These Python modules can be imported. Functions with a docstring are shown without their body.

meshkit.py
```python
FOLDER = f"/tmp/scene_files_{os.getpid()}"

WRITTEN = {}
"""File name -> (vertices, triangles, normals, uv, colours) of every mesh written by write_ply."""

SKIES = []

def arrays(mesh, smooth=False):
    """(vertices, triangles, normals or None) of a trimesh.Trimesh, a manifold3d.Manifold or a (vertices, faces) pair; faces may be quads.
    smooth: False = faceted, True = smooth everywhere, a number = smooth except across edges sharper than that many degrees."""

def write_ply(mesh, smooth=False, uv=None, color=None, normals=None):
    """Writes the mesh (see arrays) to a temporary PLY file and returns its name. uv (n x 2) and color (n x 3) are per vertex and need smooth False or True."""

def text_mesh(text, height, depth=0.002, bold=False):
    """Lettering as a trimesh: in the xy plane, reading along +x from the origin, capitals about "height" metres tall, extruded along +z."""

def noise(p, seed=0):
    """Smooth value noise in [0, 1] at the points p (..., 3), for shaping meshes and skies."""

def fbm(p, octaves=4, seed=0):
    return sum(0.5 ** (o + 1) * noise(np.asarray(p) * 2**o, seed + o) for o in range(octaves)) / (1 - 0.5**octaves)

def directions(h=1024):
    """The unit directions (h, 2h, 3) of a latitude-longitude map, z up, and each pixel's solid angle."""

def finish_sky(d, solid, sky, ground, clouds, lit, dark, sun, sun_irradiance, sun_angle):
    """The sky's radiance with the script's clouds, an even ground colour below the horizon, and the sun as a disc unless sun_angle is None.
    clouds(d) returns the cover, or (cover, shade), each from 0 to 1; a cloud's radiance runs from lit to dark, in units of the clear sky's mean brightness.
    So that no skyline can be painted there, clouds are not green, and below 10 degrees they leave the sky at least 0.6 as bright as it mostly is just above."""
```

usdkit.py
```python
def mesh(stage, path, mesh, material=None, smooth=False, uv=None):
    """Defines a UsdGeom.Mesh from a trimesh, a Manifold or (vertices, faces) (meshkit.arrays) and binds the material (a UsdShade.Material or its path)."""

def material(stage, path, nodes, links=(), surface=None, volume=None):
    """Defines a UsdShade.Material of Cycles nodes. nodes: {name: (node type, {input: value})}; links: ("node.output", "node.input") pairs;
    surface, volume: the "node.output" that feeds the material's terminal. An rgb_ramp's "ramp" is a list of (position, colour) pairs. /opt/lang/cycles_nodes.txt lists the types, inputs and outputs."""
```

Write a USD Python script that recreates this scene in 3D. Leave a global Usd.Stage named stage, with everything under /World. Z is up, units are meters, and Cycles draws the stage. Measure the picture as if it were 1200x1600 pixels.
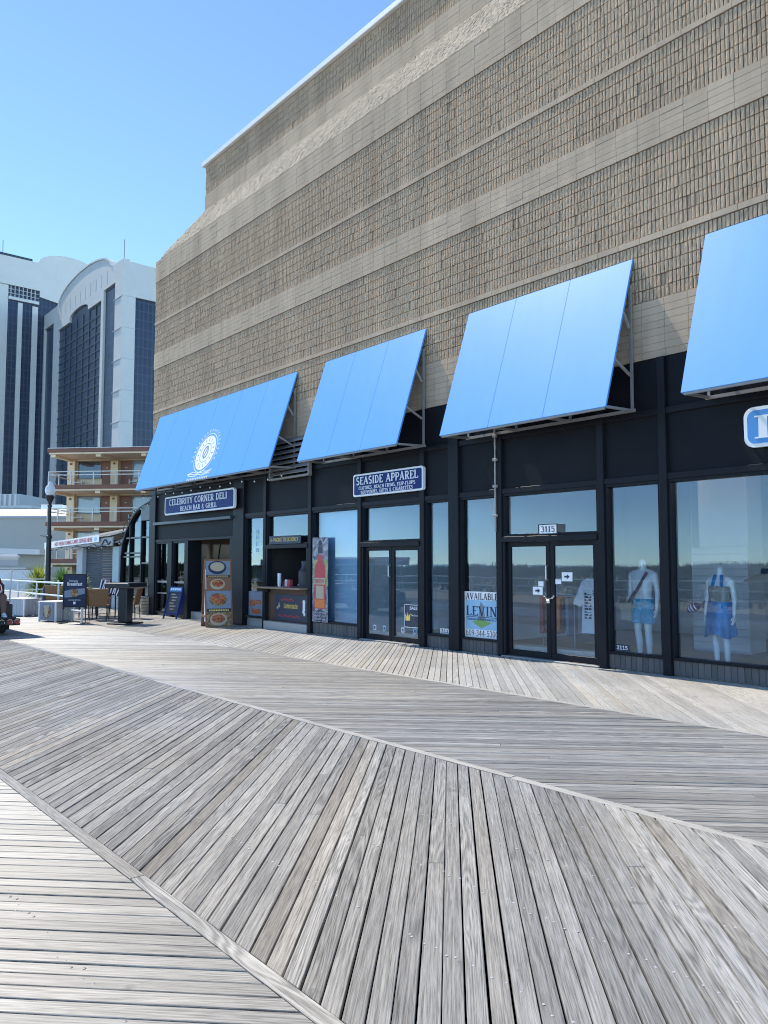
import math, random
import numpy as np
import trimesh, manifold3d, usdkit, meshkit
from shapely.geometry import Polygon, LineString, Point, box as sbox
from shapely import affinity, union_all
from pxr import Usd, UsdGeom, UsdLux, UsdShade, Gf, Sdf

random.seed(7)
RNG = np.random.default_rng(7)
stage = Usd.Stage.CreateInMemory()
UsdGeom.SetStageUpAxis(stage, "Z")
UsdGeom.SetStageMetersPerUnit(stage, 1.0)
world = UsdGeom.Xform.Define(stage, "/World")
UsdGeom.Scope.Define(stage, "/World/Looks")

# ------------------------------------------------------------------ camera, sky, sun, exposure
EXPOSURE = 1.1
SUN_DIR = np.array([-5.5, -1.0, 7.5]); SUN_DIR /= np.linalg.norm(SUN_DIR)
SUN_INTENSITY, SKY_STRENGTH = 0.70, 0.15
YAW, PITCH, FPX = math.radians(49.864), math.radians(3.796), 1220.0
cf = np.array([-math.sin(YAW) * math.cos(PITCH), math.cos(YAW) * math.cos(PITCH), math.sin(PITCH)])
cr = np.array([math.cos(YAW), math.sin(YAW), 0.0])
cu = np.cross(cr, cf)
cam = UsdGeom.Camera.Define(stage, "/World/camera")
cam.AddTransformOp().Set(Gf.Matrix4d(*cr, 0, *cu, 0, *(-cf), 0, 0, 0, 1.7, 1))
cam.CreateHorizontalApertureAttr(36.0)
cam.CreateVerticalApertureAttr(48.0)
cam.CreateFocalLengthAttr(36.0 * FPX / 1200.0)
cam.CreateFStopAttr(0.0)
cam.CreateClippingRangeAttr(Gf.Vec2f(0.05, 20000.0))
cam.CreateExposureAttr(EXPOSURE)

sky_mat = usdkit.material(stage, "/World/Looks/sky_light", {
    "s": ("sky_texture", {"sky_type": "single_scattering", "sun_disc": False, "sun_elevation": math.asin(SUN_DIR[2]),
                          "sun_rotation": math.atan2(SUN_DIR[0], SUN_DIR[1]), "altitude": 4500.0, "air_density": 1.0,
                          "aerosol_density": 0.0, "ozone_density": 3.0}),
    "t": ("mix_color", {"blend_type": "multiply", "fac": 1.0, "b": (1.05, 1.12, 1.05), "use_clamp": False}),
    "b": ("background_shader", {"strength": SKY_STRENGTH})}, [("s.color", "t.a"), ("t.result", "b.color")], surface="b.background")
sky = UsdLux.DomeLight.Define(stage, "/World/sky")
UsdShade.MaterialBindingAPI.Apply(sky.GetPrim()).Bind(sky_mat)
sky.GetPrim().SetCustomDataByKey("kind", "structure")
sun = UsdLux.DistantLight.Define(stage, "/World/sun")
sun.CreateIntensityAttr(SUN_INTENSITY); sun.CreateNormalizeAttr(True); sun.CreateAngleAttr(0.5)
sun.CreateColorAttr(Gf.Vec3f(1.0, 0.94, 0.84))
_z = SUN_DIR; _x = np.cross([0, 0, 1.0], _z); _x /= np.linalg.norm(_x); _y = np.cross(_z, _x)
sun.AddTransformOp().Set(Gf.Matrix4d(*_x, 0, *_y, 0, *_z, 0, 0, 0, 0, 1))

# ------------------------------------------------------------------ materials
LOOKS = {}
def look(name, nodes, links, surface):
    LOOKS[name] = usdkit.material(stage, "/World/Looks/" + name, nodes, links, surface=surface)
    return LOOKS[name]

def mat(name, col, rough=0.6, var=0.12, scale=3.0, metal=0.0, bump=0.0, bscale=60.0, spec=0.5, rand=0.0, coat=0.0, stretch=None, dirt=0.0):
    c = np.array(col, float)
    nodes = {"g": ("geometry", {}), "m": ("mapping", {"scale": stretch or (1, 1, 1)}),
             "n": ("noise_texture", {"scale": scale, "detail": 5.0, "roughness": 0.6}),
             "x": ("mix_color", {"a": tuple(c * (1 - var)), "b": tuple(np.minimum(c * (1 + var), 1))}),
             "p": ("principled_bsdf", {"roughness": rough, "metallic": metal, "specular_ior_level": spec, "coat_weight": coat, "coat_roughness": 0.08})}
    links = [("g.position", "m.vector"), ("m.vector", "n.vector"), ("n.fac", "x.fac")]
    last = "x.result"
    if rand:
        nodes |= {"o": ("object_info", {}), "r1": ("math", {"math_type": "add"}), "r2": ("math", {"math_type": "fraction"}),
                  "r3": ("map_range", {"to_min": 1 - rand, "to_max": 1 + rand}), "r4": ("combine_color", {}),
                  "r5": ("mix_color", {"blend_type": "multiply", "fac": 1.0})}
        links += [("o.random", "r1.value1"), ("g.random_per_island", "r1.value2"), ("r1.value", "r2.value1"), ("r2.value", "r3.value"),
                  ("r3.result", "r4.r"), ("r3.result", "r4.g"), ("r3.result", "r4.b"), (last, "r5.a"), ("r4.color", "r5.b")]
        last = "r5.result"
    if dirt:
        nodes |= {"dn": ("noise_texture", {"scale": 1.1, "detail": 8.0, "roughness": 0.7}), "dr": ("map_range", {"from_min": 0.45, "from_max": 0.75, "to_min": 0, "to_max": dirt, "clamp": True}),
                  "dx": ("mix_color", {"b": tuple(c * 0.35 + 0.03)})}
        links += [("g.position", "dn.vector"), ("dn.fac", "dr.value"), ("dr.result", "dx.fac"), (last, "dx.a")]
        last = "dx.result"
    links.append((last, "p.base_color"))
    if bump:
        nodes |= {"bn": ("noise_texture", {"scale": bscale, "detail": 4.0}), "b": ("bump", {"strength": 0.6, "distance": bump})}
        links += [("m.vector", "bn.vector"), ("bn.fac", "b.height"), ("b.normal", "p.normal")]
    return look(name, nodes, links, "p.BSDF")

def wood_deck(name, angle, light=1.0, con=1.0):
    L = lambda r, g, b: tuple(((1 - con) * np.array([.30, .29, .27]) + con * np.array([r, g, b])) * light)
    nodes = {
        "g": ("geometry", {}), "o": ("object_info", {}), "ra": ("math", {"math_type": "add"}), "rf": ("math", {"math_type": "fraction"}),
        "rm": ("math", {"math_type": "multiply", "value2": 91.7}), "rm2": ("math", {"math_type": "multiply", "value2": 7.31}), "rf2": ("math", {"math_type": "fraction"}),
        "rm3": ("math", {"math_type": "multiply", "value2": 23.9}), "rf3": ("math", {"math_type": "fraction"}),
        "rot": ("mapping", {"rotation": (0, 0, angle)}), "off": ("combine_xyz", {}), "add": ("vector_math", {"math_type": "add"}),
        "m1": ("mapping", {"scale": (2.6, 120.0, 1.0)}), "n1": ("noise_texture", {"scale": 1.0, "detail": 6.0, "roughness": 0.65}),
        "m2": ("mapping", {"scale": (0.55, 8.0, 1.0)}), "n2": ("noise_texture", {"scale": 1.0, "detail": 2.0, "roughness": 0.45, "distortion": 0.6}),
        "k": ("math", {"math_type": "multiply", "value2": 95.0}), "s": ("math", {"math_type": "sine"}),
        "n3": ("noise_texture", {"scale": 0.55, "detail": 4.0, "roughness": 0.6}),
        "m4": ("mapping", {"scale": (10.0, 480.0, 1.0)}), "n4": ("noise_texture", {"scale": 1.0, "detail": 3.0}),
        "sa": ("map_range", {"from_min": -1, "from_max": 1, "to_min": -0.13, "to_max": 0.13}),
        "sw": ("math", {"math_type": "multiply"}), "rp": ("math", {"math_type": "power", "value2": 2.2}),
        "a1": ("math", {"math_type": "add"}), "a2": ("math", {"math_type": "multiply_add", "value2": 0.5}),
        "ramp": ("rgb_ramp", {"ramp": [(0.30, L(.085, .082, .078)), (0.50, L(.242, .236, .226)), (0.66, L(.375, .368, .355)), (0.9, L(.50, .49, .472))]}),
        "tone": ("map_range", {"to_min": 1 - .27 * con ** .7, "to_max": 1 + .20 * con ** .7}), "lw": ("noise_texture", {"scale": 0.23, "detail": 2.0}), "lm": ("map_range", {"from_min": 0.42, "from_max": 0.62, "clamp": True}), "lt": ("mix_color", {"blend_type": "multiply", "b": (1.06, 1.0, 0.91)}), "sp": ("noise_texture", {"scale": 5.5, "detail": 3.0}), "sm": ("map_range", {"from_min": 0.70, "from_max": 0.78, "to_max": 0.55, "clamp": True}), "sx": ("mix_color", {"b": (0.07, 0.068, 0.064)}), "tc": ("combine_color", {}),
        "mul": ("mix_color", {"blend_type": "multiply", "fac": 1.0}),
        "tanm": ("map_range", {"from_min": 0.80, "from_max": 1.0, "to_min": 0.0, "to_max": 0.4, "clamp": True}),
        "tan": ("mix_color", {"blend_type": "multiply", "b": (1.12, 0.99, 0.80)}),
        "pm": ("map_range", {"from_min": 0.35, "from_max": 0.7, "to_min": 0.84, "to_max": 1.10}), "pc": ("combine_color", {}),
        "mul2": ("mix_color", {"blend_type": "multiply", "fac": 1.0}),
        "b": ("bump", {"strength": 0.55, "distance": 0.004}),
        "tg": ("combine_xyz", {"x": math.sin(angle), "y": math.cos(angle), "z": 0.0}), "p": ("principled_bsdf", {"roughness": 0.6, "specular_ior_level": 0.7, "anisotropic": 0.8})}
    links = [("tg.vector", "p.tangent"), ("o.random", "ra.value1"), ("g.random_per_island", "ra.value2"), ("ra.value", "rf.value1"), ("rf.value", "rm.value1"), ("rf.value", "rm2.value1"), ("rm2.value", "rf2.value1"),
             ("rf.value", "rm3.value1"), ("rm3.value", "rf3.value1"),
             ("g.position", "rot.vector"), ("rm.value", "off.x"), ("rm.value", "off.y"), ("rot.vector", "add.vector1"), ("off.vector", "add.vector2"),
             ("add.vector", "m1.vector"), ("m1.vector", "n1.vector"), ("add.vector", "m2.vector"), ("m2.vector", "n2.vector"), ("n2.fac", "k.value1"), ("k.value", "s.value1"), ("s.value", "sa.value"),
             ("sa.result", "sw.value1"), ("rf3.value", "rp.value1"), ("rp.value", "sw.value2"),
             ("g.position", "n3.vector"), ("add.vector", "m4.vector"), ("m4.vector", "n4.vector"),
             ("n1.fac", "a1.value1"), ("sw.value", "a1.value2"), ("n4.fac", "a2.value1"), ("a1.value", "a2.value3"),
             ("a2.value", "a3.value1"), ("a3.value", "ramp.fac"), ("rf2.value", "tone.value"), ("tone.result", "tc.r"), ("tone.result", "tc.g"), ("tone.result", "tc.b"),
             ("ramp.color", "mul.a"), ("tc.color", "mul.b"), ("rf.value", "tanm.value"), ("tanm.result", "tan.fac"), ("mul.result", "tan.a"),
             ("n3.fac", "pm.value"), ("pm.result", "pc.r"), ("pm.result", "pc.g"), ("pm.result", "pc.b"), ("tan.result", "mul2.a"), ("pc.color", "mul2.b"),
             ("g.position", "lw.vector"), ("lw.fac", "lm.value"), ("lm.result", "lt.fac"), ("mul2.result", "lt.a"), ("g.position", "sp.vector"), ("sp.fac", "sm.value"), ("sm.result", "sx.fac"), ("lt.result", "sx.a"), ("sx.result", "p.base_color"), ("a1.value", "b.height"), ("b.normal", "p.normal")]
    nodes["a3"] = ("math", {"math_type": "subtract", "value2": 0.21})
    return look(name, nodes, links, "p.BSDF")

def glass(name, tint=(0.88, 0.93, 0.96), r0=0.062, r1=0.42, rough=0.0, wob=0.012):
    return look(name, {"g": ("geometry", {}), "lw": ("layer_weight", {"blend": 0.5}), "pw": ("math", {"math_type": "power", "value2": 2.5}), "mr": ("map_range", {"to_min": r0, "to_max": r1}),
                       "t": ("transparent_bsdf", {"color": tint}), "gl": ("glossy_bsdf", {"color": (0.72, 0.86, 1.0), "roughness": rough}),
                       "n": ("noise_texture", {"scale": 0.7, "detail": 1.0}), "b": ("bump", {"strength": 0.25, "distance": wob}),
                       "x": ("mix_closure", {})},
                [("lw.facing", "pw.value1"), ("pw.value", "mr.value"), ("mr.result", "x.fac"), ("t.BSDF", "x.closure1"), ("gl.BSDF", "x.closure2"),
                 ("g.position", "n.vector"), ("n.fac", "b.height"), ("b.normal", "gl.normal")], "x.closure")

def emit(name, col, strength):
    return look(name, {"e": ("emission", {"color": col, "strength": strength})}, [], "e.emission")

def leafmat(name, col):
    c = np.array(col)
    return look(name, {"g": ("geometry", {}), "x": ("mix_color", {"a": tuple(c * 0.55), "b": tuple(c * 1.5)}), "d": ("principled_bsdf", {"roughness": 0.5, "specular_ior_level": 0.4}),
                       "t": ("translucent_bsdf", {"color": tuple(c * 1.6)}), "m": ("mix_closure", {"fac": 0.3})},
                [("g.random_per_island", "x.fac"), ("x.result", "d.base_color"), ("d.BSDF", "m.closure1"), ("t.BSDF", "m.closure2")], "m.closure")

wood_deck("planks_along_left", -math.radians(135), 1.03); wood_deck("planks_along_right", -math.radians(45), 1.0); wood_deck("planks_border", 0.0, 1.0); wood_deck("planks_pale", -math.radians(135), 1.4, .45)
def stone(name, dark, light, bump, bscale, rand):
    d, l = np.array(dark), np.array(light)
    return look(name, {"g": ("geometry", {}), "o": ("object_info", {}), "n": ("noise_texture", {"scale": 26.0, "detail": 5.0, "roughness": 0.65}),
        "nm": ("mapping", {"scale": (1.6, 1.0, 0.22)}), "nb": ("noise_texture", {"scale": 1.0, "detail": 5.0, "roughness": 0.65}), "r1": ("math", {"math_type": "add"}), "r2": ("math", {"math_type": "fraction"}),
        "mx": ("mix_color", {"a": tuple(d), "b": tuple(l)}), "t": ("map_range", {"to_min": 1 - rand, "to_max": 1 + rand}),
        "t2": ("map_range", {"from_min": 0.3, "from_max": 0.7, "to_min": 0.80, "to_max": 1.12}), "tm": ("math", {"math_type": "multiply"}), "tc": ("combine_color", {}),
        "mu": ("mix_color", {"blend_type": "multiply", "fac": 1.0}), "bn": ("noise_texture", {"scale": bscale, "detail": 5.0, "roughness": 0.7}), "b": ("bump", {"strength": 0.8, "distance": bump}),
        "p": ("principled_bsdf", {"roughness": 0.9, "specular_ior_level": 0.15})},
        [("g.position", "n.vector"), ("g.position", "nm.vector"), ("nm.vector", "nb.vector"), ("n.fac", "mx.fac"), ("o.random", "r1.value1"), ("g.random_per_island", "r1.value2"), ("r1.value", "r2.value1"), ("r2.value", "t.value"),
         ("nb.fac", "t2.value"), ("t.result", "tm.value1"), ("t2.result", "tm.value2"), ("tm.value", "tc.r"), ("tm.value", "tc.g"), ("tm.value", "tc.b"), ("mx.result", "mu.a"), ("tc.color", "mu.b"), ("mu.result", "p.base_color"),
         ("g.position", "bn.vector"), ("bn.fac", "b.height"), ("b.normal", "p.normal")], "p.BSDF")
stone("split_face_stone", (0.43, 0.308, 0.205), (0.57, 0.418, 0.288), 0.022, 34.0, 0.05)
stone("pale_split_stone", (0.42, 0.345, 0.26), (0.58, 0.485, 0.375), 0.02, 42.0, 0.08)
stone("smooth_stone", (0.51, 0.385, 0.27), (0.565, 0.435, 0.315), 0.0015, 90.0, 0.06)
mat("mortar", (0.16, 0.13, 0.105), 0.95, 0.2, 8)
mat("black_frame", (0.011, 0.012, 0.016), 0.42, 0.25, 5, spec=0.14, dirt=0.10)
mat("black_panel", (0.012, 0.013, 0.017), 0.5, 0.3, 1.5, spec=0.09, dirt=0.12)
mat("panel_dark_blue", (0.03, 0.045, 0.06), 0.4, 0.25, 2)
mat("awning_blue", (0.10, 0.335, 0.80), 0.48, 0.07, 1.4, spec=0.3, stretch=(2.2, 1, 0.35))
mat("frame_grey", (0.27, 0.26, 0.25), 0.5, 0.2, 10)
mat("white_paint", (0.78, 0.79, 0.80), 0.5, 0.06, 3, dirt=0.12)
mat("white_print", (0.80, 0.82, 0.84), 0.45, 0.02, 2)
mat("sign_blue", (0.014, 0.035, 0.17), 0.5, 0.06, 3, spec=0.15)
mat("sign_light_blue", (0.07, 0.27, 0.62), 0.4, 0.06, 3)
mat("sign_text", (0.78, 0.82, 0.86), 0.45, 0.03, 3)
mat("navy_print", (0.012, 0.02, 0.06), 0.45, 0.1, 3)
mat("dark_print", (0.02, 0.03, 0.06), 0.5, 0.1, 3)
mat("yellow_print", (0.75, 0.55, 0.12), 0.5, 0.1, 3)
mat("red_print", (0.48, 0.05, 0.06), 0.5, 0.15, 8)
mat("orange_print", (0.70, 0.20, 0.04), 0.5, 0.3, 18)
mat("green_print", (0.20, 0.38, 0.10), 0.5, 0.25, 10)
mat("pale_blue_print", (0.30, 0.52, 0.72), 0.5, 0.08, 3)
def mottle(name, cols, scale):
    n = len(cols)
    look(name, {"g": ("geometry", {}), "d": ("noise_texture", {"scale": scale * .7, "detail": 3.0}), "a": ("mix_color", {"blend_type": "add", "fac": 0.05, "use_clamp": False}),
                "v": ("voronoi_texture", {"scale": scale}), "s": ("separate_color", {}), "r": ("rgb_ramp", {"ramp": [(i / (n - 1), c) for i, c in enumerate(cols)]}), "p": ("principled_bsdf", {"roughness": 0.5})},
         [("g.position", "d.vector"), ("g.position", "a.a"), ("d.color", "a.b"), ("a.result", "v.vector"), ("v.color", "s.color"), ("s.r", "r.fac"), ("r.color", "p.base_color")], "p.BSDF")
mottle("food_red", [(.18, .02, .015), (.38, .07, .02), (.50, .22, .07), (.25, .04, .02)], 30)
mottle("food_brown", [(.09, .045, .02), (.22, .11, .04), (.40, .27, .12), (.13, .06, .03)], 26)
mottle("leafy_print", [(.10, .17, .05), (.28, .33, .09), (.42, .40, .20), (.16, .20, .12)], 14)
mottle("crowd_print", [(.05, .06, .09), (.22, .23, .28), (.40, .40, .44), (.12, .13, .18)], 11)
mat("food_cream", (0.46, 0.38, 0.27), 0.5, 0.3, 30)
mat("poster_grey", (0.20, 0.24, 0.31), 0.5, 0.4, 12)
mat("board_wood", (0.23, 0.11, 0.06), 0.6, 0.3, 14, stretch=(1, 1, 0.1))
mat("counter_wood", (0.25, 0.18, 0.12), 0.5, 0.3, 10)
mat("grey_board", (0.115, 0.11, 0.108), 0.75, 0.25, 18, rand=0.18, stretch=(1, 1, 0.15))
mat("concrete", (0.42, 0.40, 0.37), 0.85, 0.12, 5, bump=0.002)
mat("interior_wall", (0.66, 0.70, 0.74), 0.8, 0.05, 2)
mat("interior_floor", (0.16, 0.16, 0.17), 0.5, 0.15, 3)
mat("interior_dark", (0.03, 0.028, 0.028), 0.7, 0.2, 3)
mat("window_film", (0.34, 0.50, 0.64), 0.5, 0.08, 1.2)
mat("slat_wall", (0.72, 0.75, 0.78), 0.5, 0.05, 2)
glass("shop_glass"); glass("dark_glass", (0.35, 0.42, 0.48), 0.05, 0.42, wob=0.003); mat("motel_glass_back", (0.05, 0.07, 0.09)); look("motel_glass", {"t": ("transparent_bsdf", {"color": (0.85, 0.9, 0.92)}), "gl": ("glossy_bsdf", {"roughness": 0.02}), "x": ("mix_closure", {"fac": 0.08})}, [("t.BSDF", "x.closure1"), ("gl.BSDF", "x.closure2")], "x.closure")
mat("mannequin_white", (0.80, 0.81, 0.82), 0.4, 0.02, 3)
mat("swim_blue", (0.07, 0.36, 0.64), 0.7, 0.85, 22)
mat("hatch_wood", (0.085, 0.05, 0.035), 0.6, 0.3, 10)
mat("dress_blue", (0.035, 0.20, 0.44), 0.7, 0.8, 9, stretch=(1, 1, 0.3))
mat("shirt_grey", (0.30, 0.29, 0.27), 0.85, 0.2, 20)
mat("strap_mauve", (0.20, 0.12, 0.15), 0.8, 0.15, 20)
mat("bag_straw", (0.40, 0.38, 0.32), 0.85, 0.25, 60)
mat("cloth_white", (0.75, 0.78, 0.85), 0.85, 0.06, 12)
mat("steel", (0.55, 0.56, 0.57), 0.35, 0.1, 10, metal=0.9)
mat("galvanised", (0.62, 0.64, 0.66), 0.4, 0.12, 10, metal=0.35)
mat("screw_metal", (0.36, 0.36, 0.37), 0.4, 0.1, 30, metal=0.2, rand=0.75)
mat("deck_void", (0.02, 0.018, 0.016), 0.95, 0.2, 3)
mat("asphalt", (0.055, 0.055, 0.058), 0.9, 0.2, 2)
mat("sand", (0.42, 0.35, 0.25), 0.95, 0.12, 1.2, bump=0.02, bscale=5)
leafmat("shrub_leaf", (0.035, 0.055, 0.018)); leafmat("yucca_leaf", (0.30, 0.37, 0.06)); leafmat("yucca_dark_leaf", (0.10, 0.21, 0.045))
mat("sea_water", (0.02, 0.07, 0.10), 0.15, 0.2, 0.1, bump=0.05, bscale=1.5)
mat("tower_white", (0.56, 0.55, 0.535), 0.7, 0.08, 0.12, dirt=0.10)
mat("tower_grey", (0.42, 0.44, 0.47), 0.7, 0.08, 0.1)
mat("motel_cream", (0.82, 0.66, 0.45), 0.8, 0.06, 1)
mat("motel_soffit", (0.85, 0.72, 0.53), 0.8, 0.05, 1)
mat("motel_brown", (0.22, 0.10, 0.065), 0.7, 0.12, 2)
mat("motel_door", (0.25, 0.12, 0.085), 0.6, 0.1, 2)
mat("motel_rail", (0.70, 0.66, 0.58), 0.5, 0.05, 2)
mat("curtain_white", (0.70, 0.73, 0.77), 0.8, 0.04, 1)
mat("stucco_grey", (0.40, 0.40, 0.37), 0.9, 0.07, 0.7, bump=0.004, bscale=20)
mat("roof_white", (0.80, 0.80, 0.80), 0.7, 0.12, 1.2)
mat("shingle", (0.19, 0.195, 0.19), 0.9, 0.25, 6, rand=0.3)
mat("shutter_grey", (0.07, 0.085, 0.11), 0.6, 0.12, 4, spec=0.2)
mat("post_pale_blue", (0.40, 0.52, 0.55), 0.7, 0.2, 8)
mat("lamp_black", (0.012, 0.012, 0.014), 0.35, 0.2, 5)
mat("globe_white", (0.62, 0.65, 0.68), 0.25, 0.03, 3)
mat("wicker", (0.27, 0.155, 0.075), 0.7, 0.35, 45, bump=0.004, bscale=110)
mat("table_black", (0.012, 0.014, 0.018), 0.35, 0.2, 5)
mat("cart_maroon", (0.13, 0.012, 0.018), 0.3, 0.1, 3, coat=0.4)
mat("cart_black", (0.012, 0.012, 0.014), 0.4, 0.15, 5)
mat("canopy_cream", (0.66, 0.66, 0.66), 0.6, 0.08, 4)
mat("lens_red", (0.35, 0.02, 0.02), 0.2, 0.05, 5, coat=0.5)
mat("chrome", (0.7, 0.7, 0.72), 0.15, 0.03, 5, metal=1.0)
mat("rubber", (0.015, 0.015, 0.015), 0.85, 0.2, 10)
mat("cloth_maroon", (0.12, 0.015, 0.022), 0.9, 0.15, 12)
mat("trousers_brown", (0.15, 0.085, 0.07), 0.9, 0.15, 14)
mat("skin", (0.36, 0.20, 0.14), 0.5, 0.06, 8)
mat("hair_dark", (0.02, 0.015, 0.012), 0.6, 0.2, 30)
mat("shoe_white", (0.72, 0.73, 0.75), 0.6, 0.05, 8)
mat("stone_pier", (0.42, 0.36, 0.27), 0.9, 0.35, 9, bump=0.02, bscale=14)
mat("cooler_black", (0.02, 0.022, 0.026), 0.4, 0.2, 6)
mat("basket_pink", (0.40, 0.10, 0.15), 0.7, 0.4, 30)
mat("amber_window", (0.32, 0.20, 0.09), 0.6, 0.4, 12)
emit("tube_light", (1.0, 0.78, 0.55), 6.0); emit("bulb_glow", (1, 0.95, 0.85), 0.6)
look("tower_glass", {"g": ("geometry", {}), "sx": ("separate_xyz", {}), "ad": ("math", {"math_type": "add"}), "cx": ("combine_xyz", {}),
    "b": ("brick_texture", {"offset": 0.0, "scale": 1.0, "brick_width": 1.6, "row_height": 3.1, "mortar_size": 0.22, "mortar_smooth": 0.3, "color1": (0.006, 0.014, 0.034), "color2": (0.011, 0.024, 0.055), "mortar": (0.030, 0.046, 0.078)}),
    "n": ("noise_texture", {"scale": 0.06, "detail": 3.0}), "r": ("map_range", {"to_min": 0.16, "to_max": 0.4}),
    "p": ("principled_bsdf", {"specular_ior_level": 0.6})},
    [("g.position", "sx.vector"), ("sx.x", "ad.value1"), ("sx.y", "ad.value2"), ("ad.value", "cx.x"), ("sx.z", "cx.y"), ("cx.vector", "b.vector"), ("b.color", "p.base_color"), ("g.position", "n.vector"), ("n.fac", "r.value"), ("r.result", "p.roughness")], "p.BSDF")

# ------------------------------------------------------------------ mesh helpers
from scipy.spatial import ConvexHull
def _chamfer_topology():
    pts = []
    for sx in (-1, 1):
        for sy in (-1, 1):
            for sz in (-1, 1):
                for k in range(3):
                    p = np.array([sx, sy, sz], float) * 0.9; p[k] = (sx, sy, sz)[k]; pts.append(p)
    pts = np.array(pts); h = ConvexHull(pts); f = h.simplices.copy()
    for i, t in enumerate(f):
        a, b, c = pts[t]
        if np.dot(np.cross(b - a, c - a), a + b + c) < 0: f[i] = t[::-1]
    return f
CH_F = _chamfer_topology()
CH_S = np.array([[sx, sy, sz] for sx in (-1, 1) for sy in (-1, 1) for sz in (-1, 1) for k in range(3)], float)
CH_K = np.array([[1.0 if k == j else 0.0 for j in range(3)] for _ in range(8) for k in range(3)])
BOX_F = np.array([[0, 1, 3], [0, 3, 2], [4, 6, 7], [4, 7, 5], [0, 4, 5], [0, 5, 1], [2, 3, 7], [2, 7, 6], [0, 2, 6], [0, 6, 4], [1, 5, 7], [1, 7, 3]])

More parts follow.
